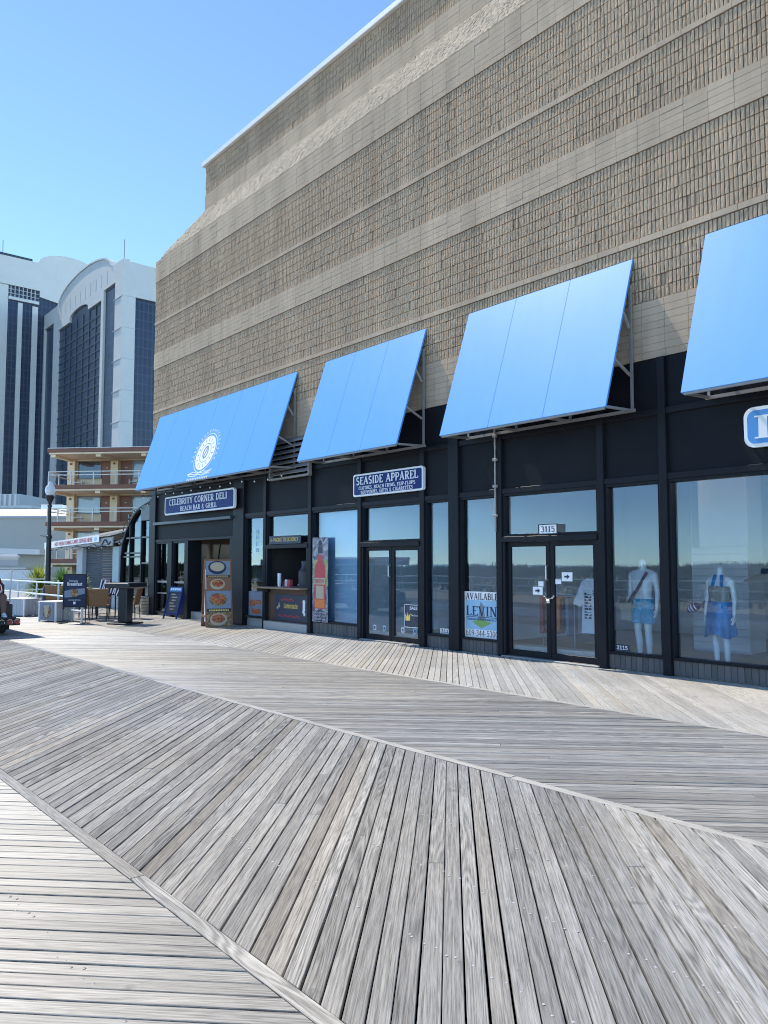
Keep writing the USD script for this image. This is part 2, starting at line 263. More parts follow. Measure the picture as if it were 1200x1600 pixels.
class M:
    def __init__(s): s.v, s.f, s.n = [], [], 0
    def raw(s, v, f):
        s.v.append(np.asarray(v, float)); s.f.append(np.asarray(f, int) + s.n); s.n += len(v); return s
    def add(s, t):
        if hasattr(t, "to_mesh"):
            q = t.to_mesh(); return s.raw(q.vert_properties[:, :3], q.tri_verts)
        return s.raw(t.vertices, t.faces)
    def box(s, x0, x1, y0, y1, z0, z1, c=0.0):
        lo, hi = np.minimum([x0, y0, z0], [x1, y1, z1]), np.maximum([x0, y0, z0], [x1, y1, z1])
        if c <= 0:
            v = np.array([[a, b, d] for a in (lo[0], hi[0]) for b in (lo[1], hi[1]) for d in (lo[2], hi[2])]); return s.raw(v, BOX_F)
        m, h = (lo + hi) / 2, (hi - lo) / 2; c = min(c, h.min() * 0.9)
        return s.raw(m + CH_S * (h - c * (1 - CH_K)), CH_F)
    def bar(s, p, q, w, h=None, up=(0, 0, 1)):
        p, q = np.array(p, float), np.array(q, float); d = q - p; L = np.linalg.norm(d); d /= L
        a = np.cross(up, d)
        if np.linalg.norm(a) < 1e-6: a = np.cross((1, 0, 0), d)
        a /= np.linalg.norm(a); b = np.cross(d, a); h = h or w
        v = np.array([p * (1 - t) + q * t + a * i * w / 2 + b * j * h / 2 for t in (0, 1) for i in (-1, 1) for j in (-1, 1)])
        return s.raw(v, BOX_F)
    def tube(s, pts, r, n=8):
        pts = np.array(pts, float); rr = np.broadcast_to(r, (len(pts),)); rings = []
        for i in range(len(pts)):
            d = pts[min(i + 1, len(pts) - 1)] - pts[max(i - 1, 0)]; d /= np.linalg.norm(d)
            a = np.cross(d, (0, 0, 1) if abs(d[2]) < 0.9 else (1, 0, 0)); a /= np.linalg.norm(a); b = np.cross(d, a)
            t = np.arange(n) / n * 2 * np.pi
            rings.append(pts[i] + rr[i] * (np.cos(t)[:, None] * a + np.sin(t)[:, None] * b))
        v = np.vstack(rings + [pts[:1], pts[-1:]]); f = []; m = len(pts)
        for i in range(m - 1):
            for k in range(n):
                a, b = i * n + k, i * n + (k + 1) % n
                f += [[a, a + n, b], [b, a + n, b + n]]
        for k in range(n):
            f += [[m * n, k, (k + 1) % n], [m * n + 1, (m - 1) * n + (k + 1) % n, (m - 1) * n + k]]
        return s.raw(v, f)
    def lathe(s, prof, c=(0, 0, 0), n=20):
        r = np.array([p[0] for p in prof]); z = np.array([p[1] for p in prof]); t = np.arange(n) / n * 2 * np.pi
        v = np.stack([np.outer(r, np.cos(t)) + c[0], np.outer(r, np.sin(t)) + c[1], np.repeat(z[:, None], n, 1) + c[2]], -1).reshape(-1, 3); f = []
        for i in range(len(prof) - 1):
            for k in range(n):
                a, b = i * n + k, i * n + (k + 1) % n
                f += [[a, b, a + n], [b, b + n, a + n]]
        return s.raw(v, f)
    def wallpoly(s, poly, y0, y1):
        """a shapely shape in (x, z), standing upright between y0 and y1"""
        for g in getattr(poly, "geoms", [poly]):
            if g.is_empty or g.geom_type != "Polygon": continue
            e = trimesh.creation.extrude_polygon(g, abs(y1 - y0), engine="earcut"); v = e.vertices
            s.raw(np.stack([v[:, 0], max(y0, y1) - v[:, 2], v[:, 1]], 1), e.faces)
        return s
    def moved(s, mat4):
        o = M(); v, f = s.get(); v = np.c_[v, np.ones(len(v))] @ np.asarray(mat4).T; return o.raw(v[:, :3], f)
    def get(s): return np.vstack(s.v), np.vstack(s.f)

USED = {}
def numbered(parent, name):
    k = parent + "/" + name; n = USED.get(k, -1) + 1; USED[k] = n
    return k if n == 0 else f"{k}_{n:03d}"
def meta(prim, **kw):
    for k, v in kw.items():
        if v: prim.SetCustomDataByKey(k, v)
class T:
    """a thing: an Xform at its base; parts are given in world metres (minus base) or, with local=True, in its own frame"""
    def __init__(s, name, label=None, category=None, base=(0, 0, 0), rotz=0.0, group=None, kind=None, local=False):
        s.path = numbered("/World", name); s.base = np.array(base, float); s.local = local
        x = UsdGeom.Xform.Define(stage, s.path); x.AddTranslateOp().Set(Gf.Vec3d(*map(float, base)))
        if rotz: x.AddRotateZOp().Set(float(rotz))
        s.prim = x.GetPrim(); meta(s.prim, label=label, category=category, group=group, kind=kind)
    def part(s, name, m, material, parent=None, label=None, kind=None, smooth=False):
        v, f = m.get() if isinstance(m, M) else m
        if not s.local: v = v - s.base
        p = numbered(parent or s.path, name)
        g = usdkit.mesh(stage, p, (v, f), LOOKS[material], smooth=smooth); meta(g.GetPrim(), label=label, kind=kind)
        return p
def single(name, m, material, label=None, category=None, group=None, kind=None, smooth=False):
    v, f = m.get() if isinstance(m, M) else m
    g = usdkit.mesh(stage, numbered("/World", name), (v, f), LOOKS[material], smooth=smooth); meta(g.GetPrim(), label=label, category=category, group=group, kind=kind)
def copy(src, name, base, rotz=0.0, label=None, category=None, group=None):
    p = numbered("/World", name); x = UsdGeom.Xform.Define(stage, p); prim = x.GetPrim()
    prim.GetReferences().AddInternalReference(src.path); prim.SetInstanceable(True)
    x.ClearXformOpOrder()
    x.AddTranslateOp().Set(Gf.Vec3d(*map(float, base))); x.AddRotateZOp().Set(float(rotz))
    meta(prim, label=label, category=category, group=group)

# lettering: a slab serif drawn as strokes, and the plain face of meshkit
def arc(cx, cy, rx, ry, a0, a1, n=12):
    t = np.radians(np.linspace(a0, a1, n)); return [(cx + rx * math.cos(a), cy + ry * math.sin(a)) for a in t]
HV, LT = 0.17, 0.085
GL = {
 "A": (0.86, [(LT, [(.12, 0), (.43, 1)]), (HV, [(.43, 1), (.74, 0)]), (LT, [(.24, .33), (.62, .33)])], [(.12, 0), (.74, 0)]),
 "B": (0.74, [(HV, [(.18, 0), (.18, 1)]), (.12, [(.18, .96)] + arc(.40, .75, .21, .21, 90, -90) + [(.18, .54)]), (.13, [(.40, .52)] + arc(.42, .29, .24, .24, 90, -90) + [(.18, .05)])], [(.15, 0), (.15, 1)]),
 "C": (0.78, [(.13, arc(.42, .5, .31, .45, 50, 310, 18))], []),
 "D": (0.80, [(HV, [(.18, 0), (.18, 1)]), (.12, [(.18, .95)] + arc(.34, .5, .34, .45, 90, -90) + [(.18, .05)])], [(.15, 0), (.15, 1)]),
 "E": (0.70, [(HV, [(.18, 0), (.18, 1)]), (.09, [(.18, .955), (.62, .955), (.62, .80)]), (.09, [(.18, .52), (.5, .52)]), (.09, [(.18, .045), (.64, .045), (.64, .22)])], [(.15, 0), (.15, 1)]),
 "F": (0.66, [(HV, [(.18, 0), (.18, 1)]), (.09, [(.18, .955), (.6, .955), (.6, .80)]), (.09, [(.18, .5), (.48, .5)])], [(.16, 0), (.15, 1)]),
 "G": (0.82, [(.13, arc(.42, .5, .31, .45, 50, 300, 18)), (.13, [(.68, .42), (.68, .1)]), (.08, [(.5, .42), (.78, .42)])], []),
 "H": (0.86, [(HV, [(.18, 0), (.18, 1)]), (HV, [(.68, 0), (.68, 1)]), (.09, [(.18, .52), (.68, .52)])], [(.18, 0), (.18, 1), (.68, 0), (.68, 1)]),
 "I": (0.40, [(HV, [(.2, 0), (.2, 1)])], [(.2, 0), (.2, 1)]),
 "K": (0.84, [(HV, [(.18, 0), (.18, 1)]), (.09, [(.2, .42), (.66, 1)]), (.15, [(.36, .6), (.72, 0)])], [(.18, 0), (.18, 1), (.66, 1), (.72, 0)]),
 "L": (0.68, [(HV, [(.18, 0), (.18, 1)]), (.09, [(.18, .045), (.62, .045), (.62, .24)])], [(.18, 0), (.18, 1)]),
 "M": (1.0, [(.10, [(.16, 0), (.16, 1)]), (HV, [(.2, 1), (.5, .1)]), (.09, [(.5, .1), (.8, 1)]), (HV, [(.82, 0), (.82, 1)])], [(.16, 0), (.82, 0), (.12, 1), (.86, 1)]),
 "N": (0.88, [(.09, [(.17, 0), (.17, 1)]), (HV, [(.19, 1), (.69, 0)]), (.09, [(.71, 0), (.71, 1)])], [(.17, 0), (.14, 1), (.71, 1)]),
 "O": (0.84, [(.13, arc(.42, .5, .31, .45, 0, 360, 24))], []),
 "P": (0.72, [(HV, [(.18, 0), (.18, 1)]), (.12, [(.18, .95)] + arc(.40, .70, .24, .25, 90, -90) + [(.18, .45)])], [(.18, 0), (.15, 1)]),
 "R": (0.80, [(HV, [(.18, 0), (.18, 1)]), (.12, [(.18, .95)] + arc(.40, .72, .22, .23, 90, -90) + [(.18, .49)]), (.15, [(.4, .48), (.68, 0)])], [(.18, 0), (.15, 1), (.7, 0)]),
 "S": (0.70, [(.13, arc(.35, .73, .22, .23, 30, 270, 12) + arc(.35, .27, .24, .23, 90, -150, 12))], []),
 "T": (0.76, [(HV, [(.38, 0), (.38, 1)]), (.09, [(.08, .80), (.08, .955), (.68, .955), (.68, .80)])], [(.38, 0)]),
 "U": (0.84, [(HV, [(.18, 1), (.18, .3)]), (.12, arc(.42, .3, .25, .25, 180, 360, 10)), (.09, [(.67, .3), (.67, 1)])], [(.18, 1), (.67, 1)]),
 "V": (0.84, [(HV, [(.12, 1), (.43, 0)]), (LT, [(.43, 0), (.72, 1)])], [(.12, 1), (.72, 1)]),
 "Y": (0.82, [(HV, [(.41, 0), (.41, .45)]), (.14, [(.12, 1), (.41, .42)]), (LT, [(.41, .42), (.7, 1)])], [(.41, 0), (.12, 1), (.7, 1)]),
 "&": (0.86, [(.11, arc(.36, .76, .16, .19, -60, 240, 14) + [(.72, .04)]), (.11, arc(.34, .27, .23, .22, 120, 370, 14))], []),
 ",": (0.28, [(.12, [(.14, .1), (.1, -.12)])], []), "-": (0.42, [(.11, [(.06, .42), (.36, .42)])], []), " ": (0.42, [], []), "'": (.25, [(.1, [(.12, 1), (.1, .75)])], []),
 "0": (0.72, [(.12, arc(.36, .5, .25, .45, 0, 360, 20))], []), "1": (0.5, [(HV, [(.27, 0), (.27, 1)]), (.08, [(.27, .96), (.1, .8)])], [(.27, 0)]),
 "3": (0.70, [(.12, arc(.33, .74, .22, .22, 150, -90, 12)), (.12, arc(.33, .27, .25, .24, 90, -150, 12))], []),
 "4": (0.74, [(HV, [(.5, 0), (.5, 1)]), (.08, [(.48, .96), (.08, .3), (.68, .3)])], [(.5, 0)]),
 "5": (0.70, [(.10, [(.6, .95), (.18, .95), (.16, .55)]), (.12, arc(.33, .33, .26, .29, 130, -150, 14))], []),
 "6": (0.72, [(.12, arc(.36, .31, .24, .27, 0, 360, 16)), (.12, arc(.52, .4, .4, .56, 100, 180, 10))], []),
 "9": (0.72, [(.12, arc(.36, .69, .24, .27, 0, 360, 16)), (.12, arc(.2, .6, .4, .56, -80, 0, 10))], []),
}
def serif(text, width, height, thick=1.0):
    """a flat shapely shape, left end at 0, fitted to width x height"""
    x, parts = 0.0, []
    for ch in text:
        w, strokes, ser = GL[ch]
        g = [LineString(p).buffer(t * thick / 2, cap_style="flat", join_style="mitre") for t, p in strokes]
        g += [sbox(a - .13, b if b == 0 else b - .065, a + .13, .065 if b == 0 else b) for a, b in ser]
        if g: parts.append(affinity.translate(union_all(g), x, 0))
        x += w + 0.05
    s = union_all(parts).simplify(0.01); x0, y0, x1, y1 = s.bounds
    s = affinity.translate(s, -x0, 0)
    return affinity.scale(s, width / (x1 - x0), height, origin=(0, 0))
def serif_on(m, text, xc, z, width, height, y, thick=1.0, depth=0.012):
    return m.wallpoly(affinity.translate(serif(text, width, height, thick), xc - width / 2, z), y - depth, y)
def plain_on(m, text, xc, z, width, height, y, depth=0.004, bold=False):
    t = meshkit.text_mesh(text, height, depth, bold); v = t.vertices.copy(); v[:, 0] -= v[:, 0].min(); k = width / v[:, 0].max()
    return m.raw(np.stack([v[:, 0] * k + xc - width / 2, y - v[:, 2], v[:, 1] + z], 1), t.faces)
def rrect(x0, x1, z0, z1, r): return sbox(x0 + r, z0 + r, x1 - r, z1 - r).buffer(r, quad_segs=6)
# ------------------------------------------------------------------ ground, sea, dunes
FY = 11.1                                                       # the shopfront plane; the camera stands at the origin
single("ground", M().box(-1500, 1200, -9.0, 1500, -1.2, -0.95), "asphalt", kind="structure")
def grid(x0, x1, nx, y0, y1, ny, fz):
    X, Yy = np.meshgrid(np.linspace(x0, x1, nx), np.linspace(y0, y1, ny), indexing="ij"); Z = fz(X, Yy)
    v = np.stack([X, Yy, Z], -1).reshape(-1, 3); i, j = np.meshgrid(np.arange(nx - 1), np.arange(ny - 1), indexing="ij"); a = (i * ny + j).ravel()
    return v, np.vstack([np.c_[a, a + ny, a + ny + 1], np.c_[a, a + ny + 1, a + 1]])
def dune_z(x, y):
    t = np.clip((-9.0 - y) / 8.0, 0, 1); t2 = np.clip((-y - 30) / 25, 0, 1)
    return -0.9 + t * (1.2 + 1.3 * meshkit.fbm(np.stack([x * .11, y * .16, 0 * x], -1), 4, 3)) - t2 * 1.6
single("dunes", grid(-160, 90, 180, -70, -8.9, 40, dune_z), "sand", kind="structure", smooth=True)
single("sea", M().box(-1500, 1200, -1500, -62, -1.9, -1.7), "sea_water", kind="structure")
def blades(pts, n, h, w, spread, rng):
    k = len(pts) * n; b = np.repeat(pts, n, 0) + np.c_[rng.normal(0, spread, (k, 2)), np.zeros(k)]
    a = rng.uniform(0, 2 * np.pi, k); lean = rng.uniform(.05, .55, k); hh = h * rng.uniform(.5, 1.2, k)
    d = np.c_[np.cos(a) * lean, np.sin(a) * lean, np.ones(k)]; s = np.c_[-np.sin(a), np.cos(a), np.zeros(k)] * w
    v = np.stack([b - s, b + s, b + d * hh[:, None]], 1).reshape(-1, 3)
    return v, np.arange(3 * k).reshape(-1, 3)
px = RNG.uniform(-110, 30, 2600); py = -12 - RNG.gamma(2.0, 6.0, 2600)
single("dune_shrubs", blades(np.c_[px, py, dune_z(px, py) - .05], 22, .62, .10, .75, RNG), "shrub_leaf", label="dark mass of dune grass and shrubs mirrored in the shop windows", category="dune grass", kind="stuff")

# ------------------------------------------------------------------ the boardwalk: strips of 45 degree planks
single("deck_base", M().box(-46, 9, -4.42, 17, -.20, -.16), "deck_void", kind="structure")
XL, XR, PW, GAP = -45.0, 8.0, 0.0935, 0.0068
def planks(y0, y1, sg, x_lo, x_hi, rng):
    """(polygons of four (x, y) corners, butt-jointed at random) of one strip"""
    W, dy, out = PW * math.sqrt(2), y1 - y0, []
    L = dy * math.sqrt(2); u = np.array([sg, 1]) / math.sqrt(2); w = PW - GAP * rng.uniform(.6, 1.7)
    x = x_lo - (dy if sg > 0 else 0)
    while x < x_hi + (dy if sg < 0 else 0):
        w = PW - GAP * rng.uniform(.55, 1.9); p = np.array([x, y0]); q = p + [w * math.sqrt(2), 0]
        cuts = [0, L]
        if rng.random() < .34: cuts = [0, rng.uniform(.18, .82) * L, L]
        for k in range(len(cuts) - 1):
            a, b = cuts[k] + (.002 if k else 0), cuts[k + 1] - (.002 if k + 2 < len(cuts) else 0)
            sh = sg * w
            al, bl = a, b
            ar, br = (a if a == 0 else a - sh), (b if b == L else b - sh)
            out.append(np.array([p + u * al, q + u * ar, q + u * br, p + u * bl]))
        x += W
    return out
def plank_mesh(m, c, rng, top=0.0):
    z = top + rng.normal(0, .0011); e = 0.0022
    n = len(c); mid = c.mean(0); ins = []
    for i in range(n):
        d1 = c[i - 1] - c[i]; d2 = c[(i + 1) % n] - c[i]; d1 /= np.linalg.norm(d1); d2 /= np.linalg.norm(d2)
        s = abs(d1[0] * d2[1] - d1[1] * d2[0]); ins.append(c[i] + (d1 + d2) * e / max(s, .3))
    ins = np.array(ins); tilt = rng.normal(0, .0006)
    zz = z + tilt * np.array([1, -1, -1, 1])
    v = np.vstack([np.c_[ins, zz], np.c_[c, zz - .0028], np.c_[c, zz * 0 - .032]])
    f = [[0, 1, 2], [0, 2, 3]]
    for i in range(4):
        j = (i + 1) % 4
        for o in (0, 4): f += [[o + 4 + i, o + 4 + j, o + j], [o + 4 + i, o + j, o + i]]
    return m.raw(v, f)
def in_view(p):
    q = np.array([p[0], p[1], -1.7]); d = q @ cf
    if d < .5: return False
    return abs(q @ cr / d) < .56 and abs(q @ cu / d) < .72
YS = [-4.41, -1.31, 1.79, 4.89, 7.97, 10.98]
for k in range(5):
    y0, y1, sg = YS[k] + .045, YS[k + 1] - .045, (1 if k % 2 else -1)
    if k == 4: y1 = 11.16
    rng = np.random.default_rng(100 + k); m_name = "planks_along_right" if sg > 0 else "planks_along_left"
    if k == 4: m_name = "planks_pale"
    st = T("boardwalk", kind="structure", base=(0, YS[k], 0))
    pl = planks(y0, y1, sg, XL, XR, rng)
    def key(c):
        vis = [p for p in [c.mean(0), *c] if in_view(p)]
        return min(np.hypot(*p) for p in vis) if vis else 1e3 + np.hypot(*c.mean(0))
    order = sorted(range(len(pl)), key=lambda i: key(pl[i])); near = [i for i in order[:298] if key(pl[i]) < 1e3]; far = set(range(len(pl))) - set(near)
    rest, scr = M(), M(); scr_n = 0
    for i in near:
        st.part("plank", plank_mesh(M(), pl[i], rng), m_name)
    for i in sorted(far): plank_mesh(rest, pl[i], rng)
    st.part("far_planks", rest, m_name, kind="stuff")
    bord = M(); x = XL
    if k:
        while x < XR:
            L = 3.4; c = np.array([[x, YS[k] - .04], [x + L - .004, YS[k] - .04], [x + L - .004, YS[k] + .04], [x, YS[k] + .04]])
            st.part("border_board", plank_mesh(M(), c, rng, .0015), "planks_border"); x += L
    # screws: pairs along the joists, which run beside the border boards
    t = np.arange(7) / 7 * 2 * np.pi; sv, sf = [], []; n = 0
    for i in near:
        if key(pl[i]) > 9.5: continue
        c = pl[i]; lo, hi = c[:, 1].min(), c[:, 1].max()
        for jy in np.arange(y0 + .05, y1, .605):
            if not (lo + .05 < jy < hi - .02): continue
            for fx in (.28, .72):
                if rng.random() < .12: continue
                le = c[0] + (c[3] - c[0]) * (jy - c[0][1]) / (c[3][1] - c[0][1]); re = c[1] + (c[2] - c[1]) * (jy - c[1][1]) / (c[2][1] - c[1][1])
                p = le + (re - le) * (fx + rng.normal(0, .05)) + [0, rng.normal(0, .012)]; r = rng.uniform(.0055, .0078)
                sv.append(np.vstack([np.c_[p[0] + r * np.cos(t), p[1] + r * np.sin(t), np.full(7, .0006)], [[p[0], p[1], .0022]]])); sf.append(np.array([[n + a, n + (a + 1) % 7, n + 7] for a in range(7)])); n += 8
    if sv: st.part("screws", (np.vstack(sv), np.vstack(sf)), "screw_metal", kind="stuff")
far_walk = T("boardwalk", kind="structure", base=(-60, 0, 0))
far_walk.part("far_planks", M().box(-250, -45.02, -4.4, 14, -.2, -.004).box(-45.0, -25.6, 11.18, 15, -.15, -.006), "planks_border", kind="stuff")

# ------------------------------------------------------------------ the block-faced building
B = T("commercial_building", "long building with ribbed tan stone block front over black shopfronts", "building", base=(-25.5, FY, 0))
BX0, BX1 = -25.55, 5.0
w = M().box(BX0, BX1, FY + .055, 45, 4.95, 12.2).box(BX0 + 1.22, BX1, 12.316 + .055, 44, 12.1, 15.6)
B.part("wall", w, "mortar")
B.part("side_wall", M().box(BX0, BX0 + .25, 11.5, 12.2, 0, 4.95).box(BX0, BX0 + .25, 17.3, 45, 0, 4.95).box(BX0, BX0 + .25, 12.2, 17.3, 0, 1.05).box(BX0, BX0 + .25, 12.2, 17.3, 2.4, 4.95).box(BX0, BX0 + .25, 13.2, 13.35, 1.05, 2.4).box(BX0, BX0 + .25, 14.5, 14.65, 1.05, 2.4).box(BX0, BX0 + .25, 15.8, 15.95, 1.05, 2.4).box(BX1 - .25, BX1, FY + .1, 45, 0, 4.95).box(BX0, BX1, 44.7, 45, 0, 4.95), "smooth_stone")
hip = M(); a = np.array([[BX0, FY + .05, 12.15], [BX0, 45, 12.15], [BX0 + 1.22, 12.35, 14.0], [BX0 + 1.22, 44, 14.0], [BX1, FY + .05, 12.15], [BX1, 12.35, 14.0]])
hip.raw(a, [[0, 2, 3], [0, 3, 1], [0, 4, 5], [0, 5, 2]]); B.part("sloped_wall", hip, "mortar")
def ribs(x0, x1, s0, s1, courses, plane, rng, proud=.032, pitch=.0667, gap=.0145, var=(.80, 1.14)):
    """split-face ribs; returns vertices, faces, block id per rib and centres"""
    h = (s1 - s0) / courses; nr = int(round((x1 - x0) / pitch)); cols = np.array([-.5, -.5, 0, .5, .5]) * (pitch - gap); rows = np.array([0, .0, .33, .66, 1, 1.0]); rows_in = np.array([0, .018, 0, 0, -.018, 0])
    cc, rr = np.meshgrid(np.arange(courses), np.arange(nr), indexing="ij"); cc, rr = cc.ravel(), rr.ravel(); K = len(cc)
    xc = x0 + (rr + .5) * pitch; sb = s0 + cc * h + .0035; H = h - .007
    X = np.broadcast_to(xc[:, None, None] + cols, (K, 6, 5)).copy(); S = np.broadcast_to(sb[:, None, None] + (rows + rows_in)[None, :, None] * H, (K, 6, 5)).copy()
    D = np.zeros((K, 6, 5)); D[:, 1:5, 1:4] = proud * rng.uniform(*var, (K, 4, 3)); D[:, 1:5, 2] += .004
    D[:, 1:5, 1:4] += rng.normal(0, .002, (K, 1, 1)); D = np.maximum(D, 0)
    flat = rng.random(K) < .015; D[flat] *= .6
    X[:, 1:5, 1:4] += rng.normal(0, .0014, (K, 4, 3)); v = plane(X, S, D).reshape(K, 30, 3)
    f = []
    for i in range(5):
        for j in range(4):
            a = i * 5 + j; f += [[a, a + 1, a + 6], [a, a + 6, a + 5]]
    return v, np.array(f), cc * 10000 + rr // 6, np.stack([xc, sb + H / 2], 1)
vert = lambda Yp: (lambda X, S, D: np.stack([X, Yp - D, S], -1))
sl = np.array([12.316 - FY, 14.0 - 12.24]); sll = np.linalg.norm(sl); sl /= sll
slope = lambda X, S, D: np.stack([X, FY + S * sl[0] - D * sl[1] + .03, 12.24 + S * sl[1] + D * sl[0]], -1)
rb = np.random.default_rng(5); blocks, bulk = [], M()
BANDS = [(5.89, 6.855, 5, vert(FY + .05)), (6.965, 8.385, 7, vert(FY + .05)), (8.955, 9.955, 5, vert(FY + .05)), (10.06, 11.475, 7, vert(FY + .05)), (14.55, 15.58, 5, vert(12.316 + .05))]
for bi, (s0, s1, n, pl_) in enumerate(BANDS):
    x0 = BX0 if bi < 4 else BX0 + 1.22
    v, f, bid, cen = ribs(x0, BX1, s0, s1, n, pl_, rb)
    for b in np.unique(bid):
        idx = np.nonzero(bid == b)[0]; c = v[idx].mean((0, 1)); q = c - [0, 0, 1.7]; d = q @ cf
        vis = abs(q @ cr / d) < .5 and abs(q @ cu / d) < .67
        blocks.append((np.linalg.norm(q) if vis else 1e3, v[idx], f))
blocks.sort(key=lambda b: b[0])
for i, (d, v, f) in enumerate(blocks):
    vv = v.reshape(-1, 3); ff = (f[None] + np.arange(len(v))[:, None, None] * 30).reshape(-1, 3)
    if i < 298: B.part("ribbed_block", (vv, ff), "split_face_stone")
    else: bulk.raw(vv, ff)
B.part("ribbed_blocks_far", bulk, "split_face_stone", kind="stuff")
v, f, bid, cen = ribs(BX0 + .3, BX1, .02, sll, 9, slope, rb, proud=.024, pitch=.0667, gap=.004, var=(.5, 1.3))
keep = v[:, :, 0].min(1) > BX0 + (cen[:, 1] / sll) * 1.22; v = v[keep]
B.part("sloped_stone_facing", (v.reshape(-1, 3), (f[None] + np.arange(len(v))[:, None, None] * 30).reshape(-1, 3)), "pale_split_stone", kind="stuff")
lip = M(); rx = np.arange(BX0 + .2, BX1, .0667)
sm, smb = [], M()
for z0, z1, n, yp, xs in ((4.945, 5.885, 8, FY, BX0), (6.86, 6.96, 1, FY, BX0), (8.39, 8.95, 5, FY, BX0), (9.96, 10.055, 1, FY, BX0), (11.48, 12.22, 6, FY, BX0), (14.0, 14.545, 5, 12.316, BX0 + 1.22)):
    h = (z1 - z0) / n; nx = int((BX1 - xs) / .4)
    for c in range(n):
        for i in range(nx):
            x = xs + i * .4; z = z0 + c * h; j = rb.normal(0, .0012); cen = np.array([x + .2, yp, z]) - [0, 0, 1.7]; d = cen @ cf
            vis = abs(cen @ cr / d) < .5 and abs(cen @ cu / d) < .67
            sm.append((np.linalg.norm(cen) if vis else 1e3, (x + .0025, x + .3975, yp + j, yp + .06, z + .0022, z + h - .0022)))
sm.sort(key=lambda b: b[0])
for i, (d, b) in enumerate(sm):
    if i < 298: B.part("smooth_block", M().box(*b, c=.002), "smooth_stone")
    else: smb.box(*b)
B.part("smooth_blocks_far", smb, "smooth_stone", kind="stuff")
B.part("parapet_cap", M().box(BX0 + 1.1, BX1, 12.22, 12.6, 15.6, 15.76, c=.015), "white_paint")
B.part("roof", M().box(BX0 + 1.3, BX1, 12.6, 44, 15.6, 15.65), "roof_white")

# shopfront: mullions, beams, panels, windows, doors
PIL = [(-11.08, -10.80), (-19.73, -19.14)]; MUL = [-18.05, -15.94, -13.96, -11.86, -9.75, -7.53, -6.40, -4.20, -2.10, 0.0, 2.1, 4.2]
for a, b in PIL: B.part("pillar", M().box(a, b, 11.01, 11.32, 0, 4.93, c=.008), "black_frame")
B.part("pillar", M().box(-25.5, -25.02, 11.02, 11.5, 0, 4.93, c=.008), "black_frame")
for x in MUL: B.part("mullion", M().box(x - .065, x + .065, 11.02, 11.25, .0, 4.93, c=.006), "black_frame")
edges = sorted([(-25.5, -25.02)] + PIL + [(x - .065, x + .065) for x in MUL] + [(BX1 - .1, BX1)])
bays = [(edges[i][1], edges[i + 1][0]) for i in range(len(edges) - 1)]
for a, b in bays:
    deli = b < -19
    for z0, z1 in (((3.0, 3.1), (4.03, 4.13)) if not deli else ((2.42, 2.5), (4.03, 4.13))):
        B.part("beam", M().box(a, b, 11.04, 11.22, z0, z1, c=.006), "black_frame")
    for z0, z1 in ((3.1, 4.03) if not deli else (2.5, 4.03), (4.13, 4.93)):
        B.part("fascia_panel", M().box(a, b, 11.09, 11.12, z0, z1), "black_panel")
B.part("canopy_beam", M().box(-25.0, -19.75, 10.93, 11.088, 2.98, 3.07, c=.01), "panel_dark_blue")
def window(x0, x1, z0, z1, g="shop_glass", t=.045):
    m = M().box(x0, x1, 11.06, 11.2, z1 - t, z1, c=.004).box(x0, x1, 11.06, 11.2, z0, z0 + t, c=.004).box(x0, x0 + t, 11.06, 11.2, z0 + t, z1 - t, c=.004).box(x1 - t, x1, 11.06, 11.2, z0 + t, z1 - t, c=.004)
    p = B.part("window", m, "black_frame"); B.part("pane", M().box(x0 + t, x1 - t, 11.148, 11.156, z0 + t, z1 - t), g, parent=p)
def leaf(x0, x1, z0, z1, handle_x=None):
    t = .085
    m = M().box(x0, x1, 11.10, 11.15, z1 - t, z1, c=.004).box(x0, x1, 11.10, 11.15, z0, z0 + .11, c=.004).box(x0, x0 + t, 11.10, 11.15, z0 + .11, z1 - t, c=.004).box(x1 - t, x1, 11.10, 11.15, z0 + .11, z1 - t, c=.004)
    p = B.part("door", m, "black_frame"); B.part("pane", M().box(x0 + t, x1 - t, 11.122, 11.13, z0 + .11, z1 - t), "shop_glass", parent=p)
    if handle_x: B.part("handle", M().tube([(handle_x, 11.1, 1.42), (handle_x, 11.05, 1.43), (handle_x, 11.05, 1.66), (handle_x, 11.1, 1.67)], .014, 8), "steel", parent=p)
for a, b in ((-6.335, -4.265), (-4.135, -2.165), (-2.035, -.065), (.065, 2.035), (2.165, 4.135)): window(a, b, .24, 3.0)
window(-7.465, -6.465, .24, 3.0); window(-10.80, -9.815, .24, 3.0); window(-11.795, -11.08, .24, 3.0); window(-15.875, -14.025, .28, 3.0); window(-19.14, -18.115, .24, 3.0)
window(-9.685, -7.595, 2.2, 3.0); window(-13.895, -11.925, 2.18, 3.0); window(-17.985, -16.005, 2.2, 3.0)
for x0, x1, zt in ((-9.685, -7.595, 2.2), (-13.895, -11.925, 2.18)):
    B.part("door_frame", M().box(x0, x1, 10.99, 11.2, zt - .10, zt - .002, c=.006).box(x0, x0 + .06, 11.04, 11.19, 0, zt - .1, c=.004).box(x1 - .06, x1, 11.04, 11.19, 0, zt - .1, c=.004), "black_frame")
    xm = (x0 + x1) / 2
    leaf(x0 + .065, xm - .004, .035, zt - .105, xm - .05); leaf(xm + .004, x1 - .065, .035, zt - .105)
    B.part("threshold", M().box(x0, x1, 10.98, 11.3, .004, .03, c=.006), "frame_grey")
